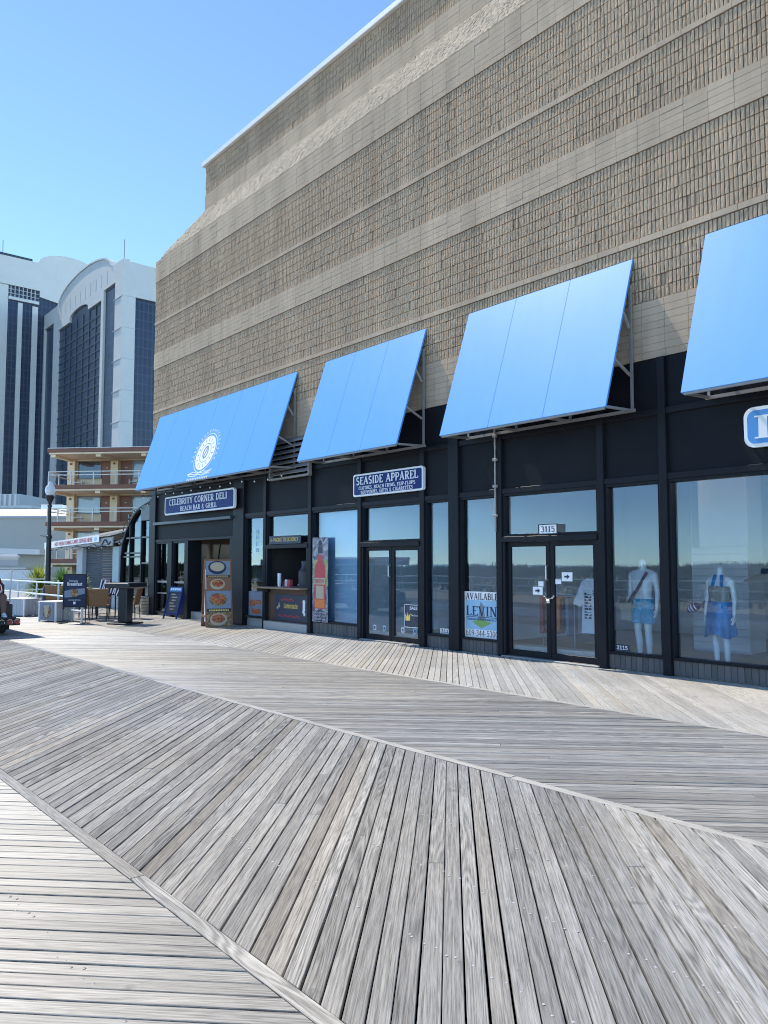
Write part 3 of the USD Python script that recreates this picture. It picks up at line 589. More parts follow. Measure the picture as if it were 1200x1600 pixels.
# deli entrance
window(-25.0, -24.05, .08, 2.42, "dark_glass", .06)
window(-23.72, -22.82, .05, 2.42, "dark_glass", .06)
B.part("door_post", M().box(-24.05, -23.72, 11.03, 11.24, .0, 2.42, c=.006).box(-22.82, -22.56, 11.03, 11.5, 0, 2.42, c=.006).box(-19.93, -19.74, 11.03, 11.24, 0, 2.42, c=.006), "black_frame")
for a, b in ((-24.94, -24.11), (-23.66, -22.88)): B.part("push_rail", M().box(a, b, 11.10, 11.14, 1.08, 1.14, c=.004).box(a, b, 11.10, 11.14, .72, .75, c=.003), "frame_grey")
# base boards under the windows
rg = np.random.default_rng(9)
for a, b in [(x0 + .0, x1) for x0, x1 in ((-6.335, -4.265), (-4.135, -2.165), (-2.035, -.065), (.065, 2.035), (-7.465, -6.465), (-10.80, -9.815), (-11.795, -11.08), (-15.875, -14.025))]:
    n = int(round((b - a) / .098)); wd = (b - a) / n
    for i in range(n):
        j = rg.normal(0, .002); B.part("base_board", M().box(a + i * wd + .003, a + (i + 1) * wd - .003, 11.10 + j, 11.16, .015, (.24 if a > -13 else .28) - .004, c=.003), "grey_board")
B.part("plinth", M().box(-25.0, BX1, 11.165, 11.45, -.05, .22), "concrete")
# rooms behind the glass
B.part("shop_floor", M().box(BX0 + .3, BX1 - .3, 11.46, 18.2, .0, .1), "interior_floor")
B.part("shop_ceiling", M().box(BX0 + .3, BX1 - .3, 11.25, 18.2, 3.9, 4.0), "interior_wall")
B.part("shop_back_wall", M().box(-11.0, BX1 - .3, 17.0, 17.2, .1, 3.9).box(-14.0, -11.1, 14.0, 14.15, .1, 3.9), "interior_wall")
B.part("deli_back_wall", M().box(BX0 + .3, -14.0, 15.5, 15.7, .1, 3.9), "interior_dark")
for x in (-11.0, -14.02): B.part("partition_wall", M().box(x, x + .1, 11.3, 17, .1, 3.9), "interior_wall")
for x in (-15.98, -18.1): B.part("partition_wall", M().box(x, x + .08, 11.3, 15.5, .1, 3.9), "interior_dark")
B.part("window_film", M().box(-15.82, -14.08, 11.30, 11.31, .3, 2.96), "window_film")
B.part("interior_column", M().box(-7.42, -6.5, 14.02, 14.6, .1, 3.9), "interior_wall")
for x0, x1, z in ((-8.5, -7.6, 3.25), (-5.9, -4.6, 3.3)):
    B.part("ceiling_lamp", M().box(x0, x1, 13.2, 13.26, z, z + .05, c=.01).bar((x0 + .2, 13.23, z + .05), (x0 + .2, 13.23, 3.9), .01).bar((x1 - .2, 13.23, z + .05), (x1 - .2, 13.23, 3.9), .01), "tube_light")
# serving hatch
hp = B.part("hatch", M().box(-17.985, -16.005, 11.0, 11.25, 2.1, 2.2, c=.005).box(-17.985, -17.9, 11.03, 11.2, .95, 2.1, c=.004).box(-16.09, -16.005, 11.03, 11.2, .95, 2.1, c=.004), "black_frame")
B.part("counter", M().box(-18.2, -16.0, 10.78, 11.7, 1.06, 1.105, c=.008), "counter_wood", parent=hp)
B.part("hatch_front", M().box(-17.985, -16.005, 11.14, 11.2, .0, 1.06), "hatch_wood", parent=hp)
B.part("hatch_step", M().box(-17.985, -16.005, 10.98, 11.13, .0, .2, c=.01), "concrete", parent=hp)
for i, (a, b) in enumerate(((-17.1, -16.62), (-16.54, -16.1))):
    for z0, z1 in ((1.75, 2.3), (1.1, 1.68)):
        B.part("amber_pane", M().box(a - .55, b - .55, 14.4, 14.42, z0, z1, c=.003), "amber_window")
for x0, x1 in ((-22.4, -21.9), (-21.75, -21.0), (-20.85, -20.5)):
    B.part("rear_window", M().box(x0, x1, 15.46, 15.49, 1.5, 2.45, c=.005), "window_film")

# ------------------------------------------------------------------ awnings
TOP, BOT = np.array([11.085, 6.645]), np.array([10.25, 4.12])
sv = (BOT - TOP); SL = np.linalg.norm(sv); sd = sv / SL; nrm = np.array([sd[1], -sd[0]])          # outward (y, z)
def slab(m, x0, x1, t0, t1, d0, d1):
    """a box lying in the awning's plane: along x, down the slope t, and d above the face"""
    v = []
    for x in (x0, x1):
        for t in (t0, t1):
            for d in (d0, d1):
                q = TOP + sd * t + nrm * d; v.append([x, q[0], q[1]])
    return m.raw(np.array(v), BOX_F)
if nrm[0] > 0: nrm = -nrm
AW = [(-24.9, -16.62, 6, "widest bright blue awning, over the deli, with the round white emblem"), (-15.36, -11.78, 3, "blue metal awning over the apparel shop sign, next to the widest one"),
      (-10.53, -6.88, 3, "blue metal awning above the door numbered 3115, wholly in view"), (-5.64, -2.0, 3, "blue metal awning cut by the right edge of the photo")]
for x0, x1, n, lab in AW:
    a = T("awning", lab, "awning", base=(x0, FY, 4.12), group="blue awnings along the shopfront"); w = (x1 - x0) / n
    for i in range(n):
        m = M(); slab(m, x0 + i * w + (.004 if i else 0), x0 + (i + 1) * w - (.004 if i < n - 1 else 0), 0, SL, -.035, 0); a.part("panel", m, "awning_blue")
        if i: m = M(); slab(m, x0 + i * w - .02, x0 + i * w + .02, .01, SL - .01, -.06, -.036); a.part("seam_backing", m, "panel_dark_blue")
    a.part("frame_bar", M().bar((x0 - .03, 11.03, 4.15), (x1 + .03, 11.03, 4.15), .045, .05), "frame_grey", label="long bar along the wall")
    a.part("frame_bar", M().bar((x0 + .04, 10.29, 4.10), (x1 - .04, 10.29, 4.10), .04, .04), "frame_grey")
    xs = np.linspace(x0 + .02, x1 - .02, n + 1)
    for j, x in enumerate(xs):
        a.part("frame_arm", M().bar((x, 10.30, 4.12), (x, 11.0, 4.15), .035, .04), "frame_grey")
        a.part("frame_post", M().bar((x, 11.03, 4.17), (x, 11.03, 6.2), .035, .04), "frame_grey")
        if j in (0, n):
            for t in (.36, .68):
                q = TOP + sd * SL * t; a.part("frame_strut", M().bar((x, q[0] + .03, q[1] - .02), (x, 10.99, q[1] - .28 + .1 * t), .035, .035), "frame_grey")
    if n == 6:   # the emblem
        cx, ct = -20.47, SL * .69
        def emb(m, shp, d):
            for g in getattr(shp, "geoms", [shp]):
                if g.is_empty: continue
                e = trimesh.creation.extrude_polygon(g, d, engine="earcut"); v = e.vertices
                p = TOP[None] + sd[None] * (ct - v[:, 1])[:, None] + nrm[None] * (v[:, 2] + .001)[:, None]
                m.raw(np.c_[v[:, 0] + cx, p], e.faces)
            return m
        C0 = Point(0, 0)
        disc = C0.buffer(.56, 32).difference(C0.buffer(.31, 32).difference(C0.buffer(.285, 32)))
        ticks = union_all([affinity.rotate(sbox(-.018, .37, .018, .47), a_, origin=(0, 0)) for a_ in range(0, 360, 24)])
        a.part("emblem", emb(M(), disc.difference(ticks).difference(C0.buffer(.60).difference(C0.buffer(.54))), .004), "white_print")
        ring = C0.buffer(.62, 32).difference(C0.buffer(.60, 32))
        lett = union_all([affinity.rotate(sbox(-.022, .68, .022, .76).difference(sbox(-.008, .70, .03, .73)), a_, origin=(0, 0)) for a_ in range(-110, 111, 12)])
        a.part("emblem_lettering", emb(M(), lett, .004), "white_print")
        a.part("emblem_ring", emb(M(), ring, .004), "white_print")
        inner = union_all([LineString(arc(0, .02, .13, .18, 0, 360, 20)).buffer(.02), LineString([(-.05, -.14), (.06, .2)]).buffer(.02)])
        a.part("emblem_figure", emb(M(), inner, .009), "poster_grey")
        wav = union_all([LineString([(x, -.60 - .05 * k + .02 * math.sin(x * 11 + k)) for x in np.linspace(-.75 + .05 * k, .75 - .05 * k, 30)]).buffer(.011) for k in range(3)] + [sbox(x, -.84, x + .055, -.77).difference(sbox(x + .018, -.85, x + .037, -.80)) for x in np.arange(-.66, .62, .11)])
        a.part("emblem_waves", emb(M(), wav.difference(C0.buffer(.57)), .004), "white_print")
# ------------------------------------------------------------------ signs on the shopfront
def board_sign(name, x0, x1, z0, z1, y, face, lines, label, border=.05, r=.09, tmat="sign_text", parts="lettering"):
    t = T(name, label, "sign", base=((x0 + x1) / 2, y, z0))
    t.part("border", M().wallpoly(rrect(x0, x1, z0, z1, r), y, y + .07), "white_print")
    t.part("face", M().wallpoly(rrect(x0 + border, x1 - border, z0 + border, z1 - border, max(r - border * .6, .01)), y - .006, y - .001), face)
    for text, xc, z, w, h, th in lines: t.part(parts, serif_on(M(), text, xc, z, w, h, y - .0065, th, .008), tmat)
    return t
board_sign("shop_sign", -23.88, -19.36, 3.26, 3.84, 10.84, "sign_blue", [("CELEBRITY CORNER DELI", -21.65, 3.555, 3.75, .19, .95), ("BEACH BAR & GRILL", -21.55, 3.345, 2.35, .145, .95)], "dark blue white-edged sign reading CELEBRITY CORNER DELI over the deli entrance")
board_sign("shop_sign", -14.12, -11.77, 3.225, 3.735, 10.98, "sign_blue", [("SEASIDE APPAREL", -12.95, 3.49, 2.08, .175, 1.1), ("CLOTHES, BEACH ITEMS, FLIP-FLOPS", -12.95, 3.375, 1.9, .075, 1.0), ("SOUVENIRS, GIFTS & CIGARETTES", -12.95, 3.275, 1.75, .075, 1.0)], "dark blue sign reading SEASIDE APPAREL above the first glass double door", .04, .06)
board_sign("shop_sign", -5.10, -2.7, 3.33, 3.90, 10.98, "sign_light_blue", [("I", -4.83, 3.45, .23, .32, .8)], "lighter blue rounded sign cut off by the right edge of the photo", .05, .14)
def flat(name, x0, x1, z0, z1, y, material, label, category="sign", th=.006, group=None):
    t = T(name, label, category, base=((x0 + x1) / 2, y, z0), group=group); t.part("sheet", M().box(x0, x1, y - th, y, z0, z1), material); return t
t = flat("six_packs_sign", -17.78, -16.30, 2.215, 2.425, 11.03, "dark_print", "black board with yellow words 6-PACKS TO GO ONLY above the serving hatch", th=.02)
t.part("lettering", plain_on(M(), "6-PACKS TO GO ONLY", -17.05, 2.275, 1.3, .10, 11.009), "yellow_print")
t = flat("chalkboard", -17.62, -16.14, .24, .90, 11.13, "dark_print", "dark painted board with yellow word Lemonade below the serving counter", th=.015)
t.part("lettering", plain_on(M(), "Lemonade", -16.88, .56, .62, .13, 11.114), "yellow_print")
sq = lambda x0, x1, z, a: LineString([(x, z + a * math.sin(x * 60) + a * .6 * math.sin(x * 23)) for x in np.linspace(x0, x1, 60)]).buffer(.008)
t.part("red_lettering", M().wallpoly(union_all([sq(-17.35, -16.75, .78, .025), sq(-17.45, -16.45, .36, .025)]), 11.110, 11.114), "red_print")
t.part("lemon_drawing", M().wallpoly(union_all([Point(-17.5, .56).buffer(.035), Point(-17.42, .60).buffer(.035), sbox(-17.47, .60, -17.455, .68), sbox(-17.40, .63, -17.385, .71)]), 11.110, 11.114), "food_cream")
t.part("glass_drawing", M().wallpoly(union_all([Point(-16.28, .74).buffer(.06), sbox(-16.33, .52, -16.23, .72), Point(-16.30, .50).buffer(.05), Point(-16.26, .44).buffer(.045)]), 11.110, 11.114), "white_print")
t = flat("drink_banner", -15.82, -15.18, .30, 2.34, 11.05, "crowd_print", "tall drink banner with a red bottle picture left of the covered window", "banner", th=.008)
y = 11.0418
t.part("printed_lawn", M().box(-15.79, -15.21, y - .002, y, 1.15, 1.80), "leafy_print")
bt = Polygon([(-15.60, 1.92), (-15.40, 1.92), (-15.40, 1.78), (-15.30, 1.66), (-15.27, 1.4), (-15.27, .62), (-15.73, .62), (-15.73, 1.4), (-15.70, 1.66), (-15.60, 1.78)])
t.part("printed_bottle", M().wallpoly(bt, y - .0045, y - .0022), "red_print")
t.part("printed_label", M().box(-15.72, -15.28, y - .007, y - .005, 1.20, 1.36).box(-15.66, -15.34, y - .007, y - .005, .86, 1.17), "food_cream")
t.part("printed_juice", M().box(-15.70, -15.30, y - .007, y - .005, .64, .84), "orange_print")
t.part("printed_man", M().wallpoly(union_all([Point(-15.5, 2.2).buffer(.075), sbox(-15.59, 1.95, -15.41, 2.12)]), y - .0045, y - .0022), "dark_print")
t.part("lettering", plain_on(M(), "ENERGY", -15.5, 1.235, .38, .09, y - .0075, .002, True), "red_print")
t.part("small_print", M().wallpoly(union_all([sq(-15.74, -15.26, .56 - .075 * k, .012) for k in range(4)]), y - .005, y - .0025), "dark_print")
t = T("neon_open_sign", "pale vertical OPEN lettering inside the narrow window by the hatch", "sign", base=(-18.6, 11.14, 2.0))
for k, ch in enumerate("OPEN"): t.part("letter", plain_on(M(), ch, -18.6, 2.52 - .165 * k, .12, .115, 11.146, .003), "pale_blue_print")
t = flat("hatch_poster", -19.02, -18.25, .29, .95, 11.143, "poster_grey", "grey printed notice filling the bottom of the OPEN window", "poster", th=.003)
t.part("printed_pictures", M().box(-18.95, -18.68, 11.137, 11.1395, .55, .72).box(-18.62, -18.35, 11.137, 11.1395, .6, .72).box(-18.85, -18.4, 11.137, 11.1395, .34, .48), "food_red")
t = flat("letting_sign", -10.755, -9.86, .285, 1.165, 11.143, "white_print", "white AVAILABLE letting sign in the bottom of the narrow window", th=.004)
t.part("sky_print", M().box(-10.72, -9.895, 11.136, 11.1385, .44, 1.0), "pale_blue_print")
t.part("logo", M().wallpoly(Polygon([(-10.56, .58), (-10.31, .47), (-10.05, .58), (-10.31, .64)]), 11.133, 11.1355), "green_print"); t.part("logo_building", M().wallpoly(Polygon([(-10.33, .97), (-10.27, .92), (-10.20, .62), (-10.40, .62)]), 11.1345, 11.1358), "poster_grey")
t.part("lettering", serif_on(M(), "AVAILABLE", -10.307, 1.01, .83, .125, 11.1385, 1.0, .003), "navy_print")
t.part("lettering", serif_on(M(), "LEVIN", -10.31, .70, .78, .185, 11.1355, .9, .004), "navy_print")
t.part("rule", M().box(-10.70, -9.92, 11.1325, 11.1355, .672, .683), "navy_print")
t.part("lettering", plain_on(M(), "Commercial Real Estate LLC", -10.31, .615, .76, .045, 11.1325, .002), "navy_print")
t.part("lettering", serif_on(M(), "609-344-5300", -10.307, .315, .82, .115, 11.1385, .8, .003), "navy_print")
t = flat("number_plate", -8.82, -8.44, 2.235, 2.385, 11.05, "white_print", "small white plate with number 3115 over the right double door", th=.01)
t.part("number", serif_on(M(), "3115", -8.63, 2.26, .30, .10, 11.039, 1.0, .004), "navy_print"); t.part("border", M().wallpoly(sbox(-8.84, 2.22, -8.42, 2.40).difference(sbox(-8.82, 2.235, -8.44, 2.385)), 11.035, 11.05), "dark_print")
arrow = lambda x, z, s: union_all([sbox(x - s, z - s * .28, x + .1 * s, z + s * .28), Polygon([(x, z - s * .75), (x + s, z), (x, z + s * .75)])])
for x0, x1, z0, z1, lab, ar in ((-9.04, -8.82, 1.15, 1.29, "white paper with black arrow taped low on the left door leaf of 3115", 1), (-8.40, -8.18, 1.40, 1.555, "white paper with black arrow taped higher on the right door leaf of 3115", 1), (-8.54, -8.415, 1.35, 1.43, "small blank white paper left of the higher arrow notice", 0), (-8.915, -8.80, 1.30, 1.39, "small blank white paper above the lower arrow notice", 0)):
    t = flat("paper_notice", x0, x1, z0, z1, 11.119, "white_print", lab, "notice", th=.002)
    if ar: t.part("arrow", M().wallpoly(arrow((x0 + x1) / 2, (z0 + z1) / 2, .055), 11.113, 11.1165), "navy_print")
t = flat("sale_sign", -12.50, -11.99, .36, .84, 11.119, "dark_print", "black SALE sign with yellow crown drawing on the left shop door", th=.003)
t.part("lettering", plain_on(M(), "SALE", -12.22, .735, .24, .065, 11.1155, .003, True), "white_print"); t.part("small_lettering", plain_on(M(), "The Crown", -12.18, .60, .24, .035, 11.1155, .003), "white_print")
t.part("crown_drawing", M().wallpoly(Polygon([(-12.47, .50), (-12.48, .66), (-12.43, .58), (-12.40, .68), (-12.37, .58), (-12.32, .66), (-12.33, .50)]), 11.112, 11.1155), "yellow_print")
t.part("border", M().wallpoly(sbox(-12.50, .36, -11.99, .84).difference(sbox(-12.49, .37, -12.0, .83)), 11.112, 11.1155), "white_print")
for x, m_, lab in ((-13.5, "white_print", "white sticker with dark mark, leftmost on the apparel shop doors"), (-13.18, "pale_blue_print", "pale blue square sticker on the left leaf of the apparel shop doors"), (-12.56, "white_print", "white oval sticker just under the SALE sign"), (-12.18, "pale_blue_print", "pale blue sticker under the right side of the SALE sign")):
    t = flat("door_sticker", x - .045, x + .045, .24, .345, 11.119, m_, lab, "sticker", th=.002); t.part("mark", M().box(x - .022, x + .022, 11.114, 11.1168, .26, .325), "sign_blue")
for x, txt, lab in ((-11.32, "311", "white number 311 sticker low on the window beside the pillar"), (-7.25, "3115", "dark number sticker low in the window of the headless male mannequin")):
    t = flat("number_sticker", x - .13, x + .13, .30, .40, 11.146, "white_print" if x < -8 else "dark_print", lab, "sticker", th=.002); t.part("number", plain_on(M(), txt, x, .318, .2, .062, 11.1435, .002, True), "navy_print" if x < -8 else "white_print")
t = T("padlock_chain", "steel chain and padlock looped around the handles of door 3115", "chain", base=(-8.66, 11.05, 1.05))
for k in range(9):
    a = k / 8 * math.pi; c = np.array([-8.64 + .10 * math.cos(a), 11.06, 1.14 - .05 * math.sin(a)]); q = np.arange(9) / 8 * 2 * np.pi
    t.part("link", M().tube([c + [.016 * math.cos(u), (.012 * math.sin(u)) * (k % 2), .012 * math.sin(u) * (1 - k % 2)] for u in q], .0035, 5), "steel")
t.part("padlock", M().box(-8.68, -8.62, 11.04, 11.065, 1.01, 1.07, c=.005), "steel")

# ------------------------------------------------------------------ figures
def sph(p, r): return manifold3d.Manifold.sphere(r, 14).translate(tuple(map(float, p)))
def hull(*s): return manifold3d.Manifold.batch_hull([sph(p, r) for p, r in s])
def fuse(parts, refine=.028, it=10):
    m = manifold3d.Manifold.batch_boolean(parts, manifold3d.OpType.Add).refine_to_length(refine).to_mesh()
    t = trimesh.Trimesh(m.vert_properties[:, :3], m.tri_verts, process=True); trimesh.smoothing.filter_taubin(t, iterations=it); return np.array(t.vertices), np.array(t.faces)
def chain(pts, rs): return [hull((pts[i], rs[i]), (pts[i + 1], rs[i + 1])) for i in range(len(pts) - 1)]
def hand(w, d, side, fwd):
    """palm, four fingers and a thumb from wrist w; d = pointing direction, side = across the knuckles, fwd = the way the fingers curl"""
    w, d, side, fwd = (np.array(a, float) for a in (w, d, side, fwd)); k = w + d * .085
    out = [hull((w, .022), (k - side * .026, .0125), (k + side * .026, .0125))]
    for o, L in ((-.030, .072), (-.010, .082), (.010, .077), (.028, .060)):
        a = k + side * o; b = a + d * L * .5 + fwd * .006; c = b + d * L * .45 + fwd * .018; out += chain([a, b, c], [.0095, .0088, .0075])
    a = w + d * .03 - side * .022; b = a + d * .03 - side * .022 + fwd * .01; c = b + d * .03 - side * .004 + fwd * .012; out += chain([a, b, c], [.012, .0105, .009]); return out
def standing(s=1.0, sh=.19, ch=.105, wa=.088, hi=.10, knee=.056):
    P = []
    P += [hull(((0, .012, 1.62), .056), ((0, .015, 1.49), .062))]
    P += [hull(((-sh, .01, 1.43), .052), ((sh, .01, 1.43), .052), ((-.085, -.005, 1.30), ch), ((.085, -.005, 1.30), ch), ((0, .015, 1.49), .05))]
    P += [hull(((-.085, -.005, 1.30), ch), ((.085, -.005, 1.30), ch), ((-.06, 0, 1.08), wa), ((.06, 0, 1.08), wa))]
    P += [hull(((-.06, 0, 1.08), wa), ((.06, 0, 1.08), wa), ((-.085, 0, .92), hi), ((.085, 0, .92), hi))]
    for k in (-1, 1):
        P += chain([(k * .09, 0, .90), (k * .092, -.012, .68), (k * .095, -.018, .50), (k * .09, .014, .33), (k * .085, .022, .085)], [.095, .078, knee, .055, .036])
        P += [hull(((k * .085, .03, .05), .036), ((k * .095, -.13, .028), .026), ((k * .11, -.11, .028), .024))]
        P += chain([(k * (sh + .022), .012, 1.42), (k * (sh + .06), .03, 1.13), (k * (sh + .075), -.03, .89)], [.05, .04, .026])
        P += hand((k * (sh + .075), -.03, .88), (0, -.12, -.993), (0, .993, -.12), (-k, 0, 0))
    return [p.scale((s, s, s)) for p in P]
t = T("shop_mannequin", "headless white male mannequin in blue swim shorts with cross-body bag", "mannequin", base=(-7.21, 11.72, .1), local=True)
t.part("body", fuse(standing()), "mannequin_white", smooth=True)
sh_ = [hull(((-.07, 0, 1.0), .11), ((.07, 0, 1.0), .11), ((-.09, 0, .88), .122), ((.09, 0, .88), .122))] + [hull(((k * .09, 0, .88), .122), ((k * .105, -.01, .60), .118)) for k in (-1, 1)]
so = manifold3d.Manifold.batch_boolean(sh_, manifold3d.OpType.Add).trim_by_plane((0, 0, 1), .62).trim_by_plane((0, 0, -1), -1.02).refine_to_length(.03).to_mesh()
t.part("swim_shorts", (so.vert_properties[:, :3], so.tri_verts), "swim_blue")
bg = T("cross_body_bag", "pale straw bag on mauve strap worn by the male mannequin", "bag", base=(-7.21, 11.72, .1), local=True)
bg.part("strap", M().bar((.12, -.07, 1.46), (-.02, -.135, 1.18), .05, .012, up=(0, 1, 0)).bar((-.02, -.135, 1.18), (-.22, -.12, .95), .05, .012, up=(0, 1, 0)), "strap_mauve")
bg.part("pouch", M().box(-.33, -.13, -.17, -.08, .66, .95, c=.025), "bag_straw"); bg.part("flap", M().box(-.335, -.125, -.178, -.165, .82, .955, c=.008), "bag_straw")
t = T("shop_mannequin", "headless white female mannequin in grey halter top and blue tie-dye skirt", "mannequin", base=(-5.89, 11.72, .1), local=True)
t.part("body", fuse(standing(.94, .165, .09, .075, .10, .05)), "mannequin_white", smooth=True)
tp = [hull(((-.075, -.008, 1.22), .102), ((.075, -.008, 1.22), .102), ((-.06, 0, 1.0), .09), ((.06, 0, 1.0), .09))]
so = tp[0].trim_by_plane((0, 0, -1), -1.26).trim_by_plane((0, 0, 1), .96).refine_to_length(.03).to_mesh()
t.part("halter_top", (so.vert_properties[:, :3], so.tri_verts), "shirt_grey")
t.part("neck_strap", M().bar((-.075, -.095, 1.24), (-.05, -.04, 1.43), .045, .02, up=(0, 1, 0)).bar((.075, -.095, 1.24), (.05, -.04, 1.43), .045, .02, up=(0, 1, 0)), "dress_blue")
zz = np.linspace(1.02, .50, 12); n = 40; th = np.arange(n) / n * 2 * np.pi; vv = []
for i, z in enumerate(zz):
    r = .165 + .045 * (i / 11) ** 1.2; wv = 1 + .10 * (i / 11) * np.sin(th * 7 + 1)
    vv.append(np.c_[(r + .02) * wv * np.cos(th), .86 * r * wv * np.sin(th), np.full(n, z) + (i / 11) * .035 * np.sin(th * 3 + .6)])
f = [[i * n + k, i * n + (k + 1) % n, (i + 1) * n + k] for i in range(11) for k in range(n)] + [[i * n + (k + 1) % n, (i + 1) * n + (k + 1) % n, (i + 1) * n + k] for i in range(11) for k in range(n)]
t.part("skirt", (np.vstack(vv), np.array(f)), "dress_blue", smooth=True)
# T-shirt on a rail post behind the right leaf of door 3115
t = T("display_tshirt", "white printed T-shirt hanging on a metal post behind door 3115", "T-shirt", base=(-8.12, 11.6, .5))
tsh = Polygon([(-8.21, 1.43), (-8.03, 1.43), (-7.93, 1.38), (-7.76, 1.02), (-7.90, .96), (-7.95, 1.06), (-7.93, .50), (-8.33, .50), (-8.30, 1.06), (-8.36, .95), (-8.50, 1.0), (-8.32, 1.38)]).buffer(.012)
t.part("cloth", M().wallpoly(tsh, 11.58, 11.62), "cloth_white")
t.part("print", M().wallpoly(union_all([*[sbox(-8.27, z, -8.13, z + .035).difference(sbox(-8.23 + .03 * (k % 2), z + .008, -8.18 + .03 * (k % 3), z + .05)) for k, z in enumerate(np.arange(.74, 1.2, .052))], sbox(-8.10, 1.22, -7.99, 1.235), sbox(-8.10, 1.18, -7.98, 1.195), sbox(-8.09, 1.14, -7.97, 1.155)]), 11.574, 11.579), "navy_print")
t.part("hanger", M().tube([(-8.33, 11.6, 1.37), (-8.12, 11.6, 1.48), (-7.92, 11.6, 1.37)], .007, 6).tube([(-8.12, 11.6, 1.48), (-8.12, 11.6, 1.56)], .005, 6), "steel")
t = T("garment_post", "thin metal display post carrying the white T-shirt", "display stand", base=(-8.05, 11.7, .1))
t.part("post", M().tube([(-8.05, 11.7, .12), (-8.05, 11.7, 1.6)], .016, 10), "steel"); t.part("foot", M().lathe([(0, 0), (.16, 0), (.16, .015), (.02, .03), (0, .03)], (-8.05, 11.7, .1)), "steel"); t.part("arm", M().tube([(-8.05, 11.7, 1.57), (-8.12, 11.6, 1.565)], .009, 6), "steel")
t = T("hanging_beachwear", "red and pink beach garments hanging behind the left leaf of door 3115", "clothes rack", base=(-9.3, 12.1, .1))
t.part("rail", M().tube([(-9.62, 12.1, 1.12), (-8.85, 12.1, 1.12)], .013, 8), "steel"); [t.part("upright", M().tube([(x, 12.1, .1), (x, 12.1, 1.12)], .013, 8), "steel") for x in (-9.6, -8.87)]
for k in range(7):
    x = -9.52 + k * .10; t.part("garment", M().box(x - .035, x + .035, 11.92, 12.25, .38 + .06 * (k % 3), 1.08, c=.02), ["red_print", "cart_maroon", "cloth_white", "red_print", "orange_print", "navy_print", "poster_grey"][k])
t = T("slat_wall_display", "white slatted display panel standing behind the female mannequin", "display panel", base=(-7.0, 13.9, .1))
t.part("backing", M().box(-7.5, -6.45, 13.9, 13.95, .1, 2.0), "interior_wall")
for k in range(14): t.part("slat", M().box(-7.5, -6.45, 13.87, 13.899, .14 + k * .134, .255 + k * .134, c=.004), "slat_wall")
t = T("sun_hat", "large striped straw sun hat hanging beside the female mannequin", "hat", base=(-5.35, 12.2, 1.55), rotz=20, local=True)
t.part("brim", M().lathe([(.11, .0), (.22, -.03), (.36, -.11), (.36, -.12), (.21, -.045), (.11, -.015)], n=28), "bag_straw", smooth=True); t.part("crown", M().lathe([(.0, .13), (.06, .125), (.10, .09), (.115, 0.0)], n=24), "bag_straw", smooth=True); t.part("band", M().lathe([(.116, .0), (.118, .04), (.106, .08)], n=24), "navy_print")
t.part("stand", M().tube([(0, 0, -1.45), (0, 0, .12)], .012, 8), "steel")
t = T("towel_rack", "rack of colourful folded beach towels at the right edge of the photo", "rack", base=(-4.95, 12.6, .1))
for k in range(6): t.part("shelf", M().box(-5.2, -4.45, 12.45, 12.85, .12 + k * .2, .14 + k * .2), "steel")
for k in range(10): t.part("towel", M().box(-5.17 + (k % 2) * .37, -4.84 + (k % 2) * .37, 12.43, 12.8, .142 + (k // 2) * .2, .28 + (k // 2) * .2, c=.03), ["orange_print", "green_print", "red_print", "yellow_print", "pale_blue_print"][k % 5])
[t.part("upright", M().box(x - .012, x + .012, 12.44, 12.47, .1, 1.3), "steel") for x in (-5.2, -4.45)]
t = T("fish_ornament", "blue and white striped fish ornament hung in the shop window", "ornament", base=(-6.42, 11.9, 1.0), local=True)
t.part("body", M().lathe([(0, -.14), (.05, -.10), (.075, -.02), (.06, .07), (.02, .12), (0, .13)], n=16).moved(trimesh.transformations.rotation_matrix(1.1, (0, 1, 0))), "sign_blue", smooth=True)
for k in (-.05, .0, .05): t.part("stripe", M().lathe([(.078 - abs(k) * .25, k - .008), (.079 - abs(k) * .25, k + .008)], n=16).moved(trimesh.transformations.rotation_matrix(1.1, (0, 1, 0))), "white_print")
t.part("tail", M().wallpoly(Polygon([(.1, .04), (.2, .13), (.19, -.02)]), -.008, .008), "sign_blue"); t.part("line", M().tube([(0, 0, .05), (0, 0, 2.0)], .002, 4), "white_print")
# on the counter
t = T("drink_cooler", "black round drink dispenser on the serving counter", "drink dispenser", base=(-16.45, 11.35, 1.106), local=True)
t.part("tank", M().lathe([(0, 0), (.24, 0), (.25, .04), (.25, .40), (.22, .44), (.17, .52), (.165, .62), (.0, .62)], n=24), "cooler_black", smooth=35); t.part("lid", M().lathe([(.18, .62), (.18, .66), (.05, .70), (0, .70)], n=24), "cooler_black"); t.part("tap", M().tube([(0, -.24, .08), (0, -.30, .08), (0, -.31, .04)], .014, 8), "steel")
t = T("snack_basket", "pink wire basket of snacks on the serving counter", "basket", base=(-16.95, 11.1, 1.106), local=True)
t.part("tray", M().box(-.16, .16, -.1, .1, 0, .02, c=.005), "basket_pink")
for x in np.linspace(-.15, .15, 7): t.part("wire", M().bar((x, -.095, .02), (x * 1.1, -.11, .16), .006), "basket_pink")
for x, y, m_ in ((-.09, 0, "white_print"), (.0, .02, "basket_pink"), (.09, -.01, "red_print")): t.part("packet", M().box(x - .04, x + .04, y - .05, y + .05, .02, .19, c=.012), m_)
t = T("cup_tower", "pale stack of paper cups on the serving counter", "cups", base=(-17.48, 11.15, 1.106), local=True)
for k in range(6): t.part("cup", M().lathe([(.038, 0.0), (.05, .09), (.053, .09), (.053, .095), (.047, .095), (.036, .004)], (0, 0, k * .05), n=14), "white_print")

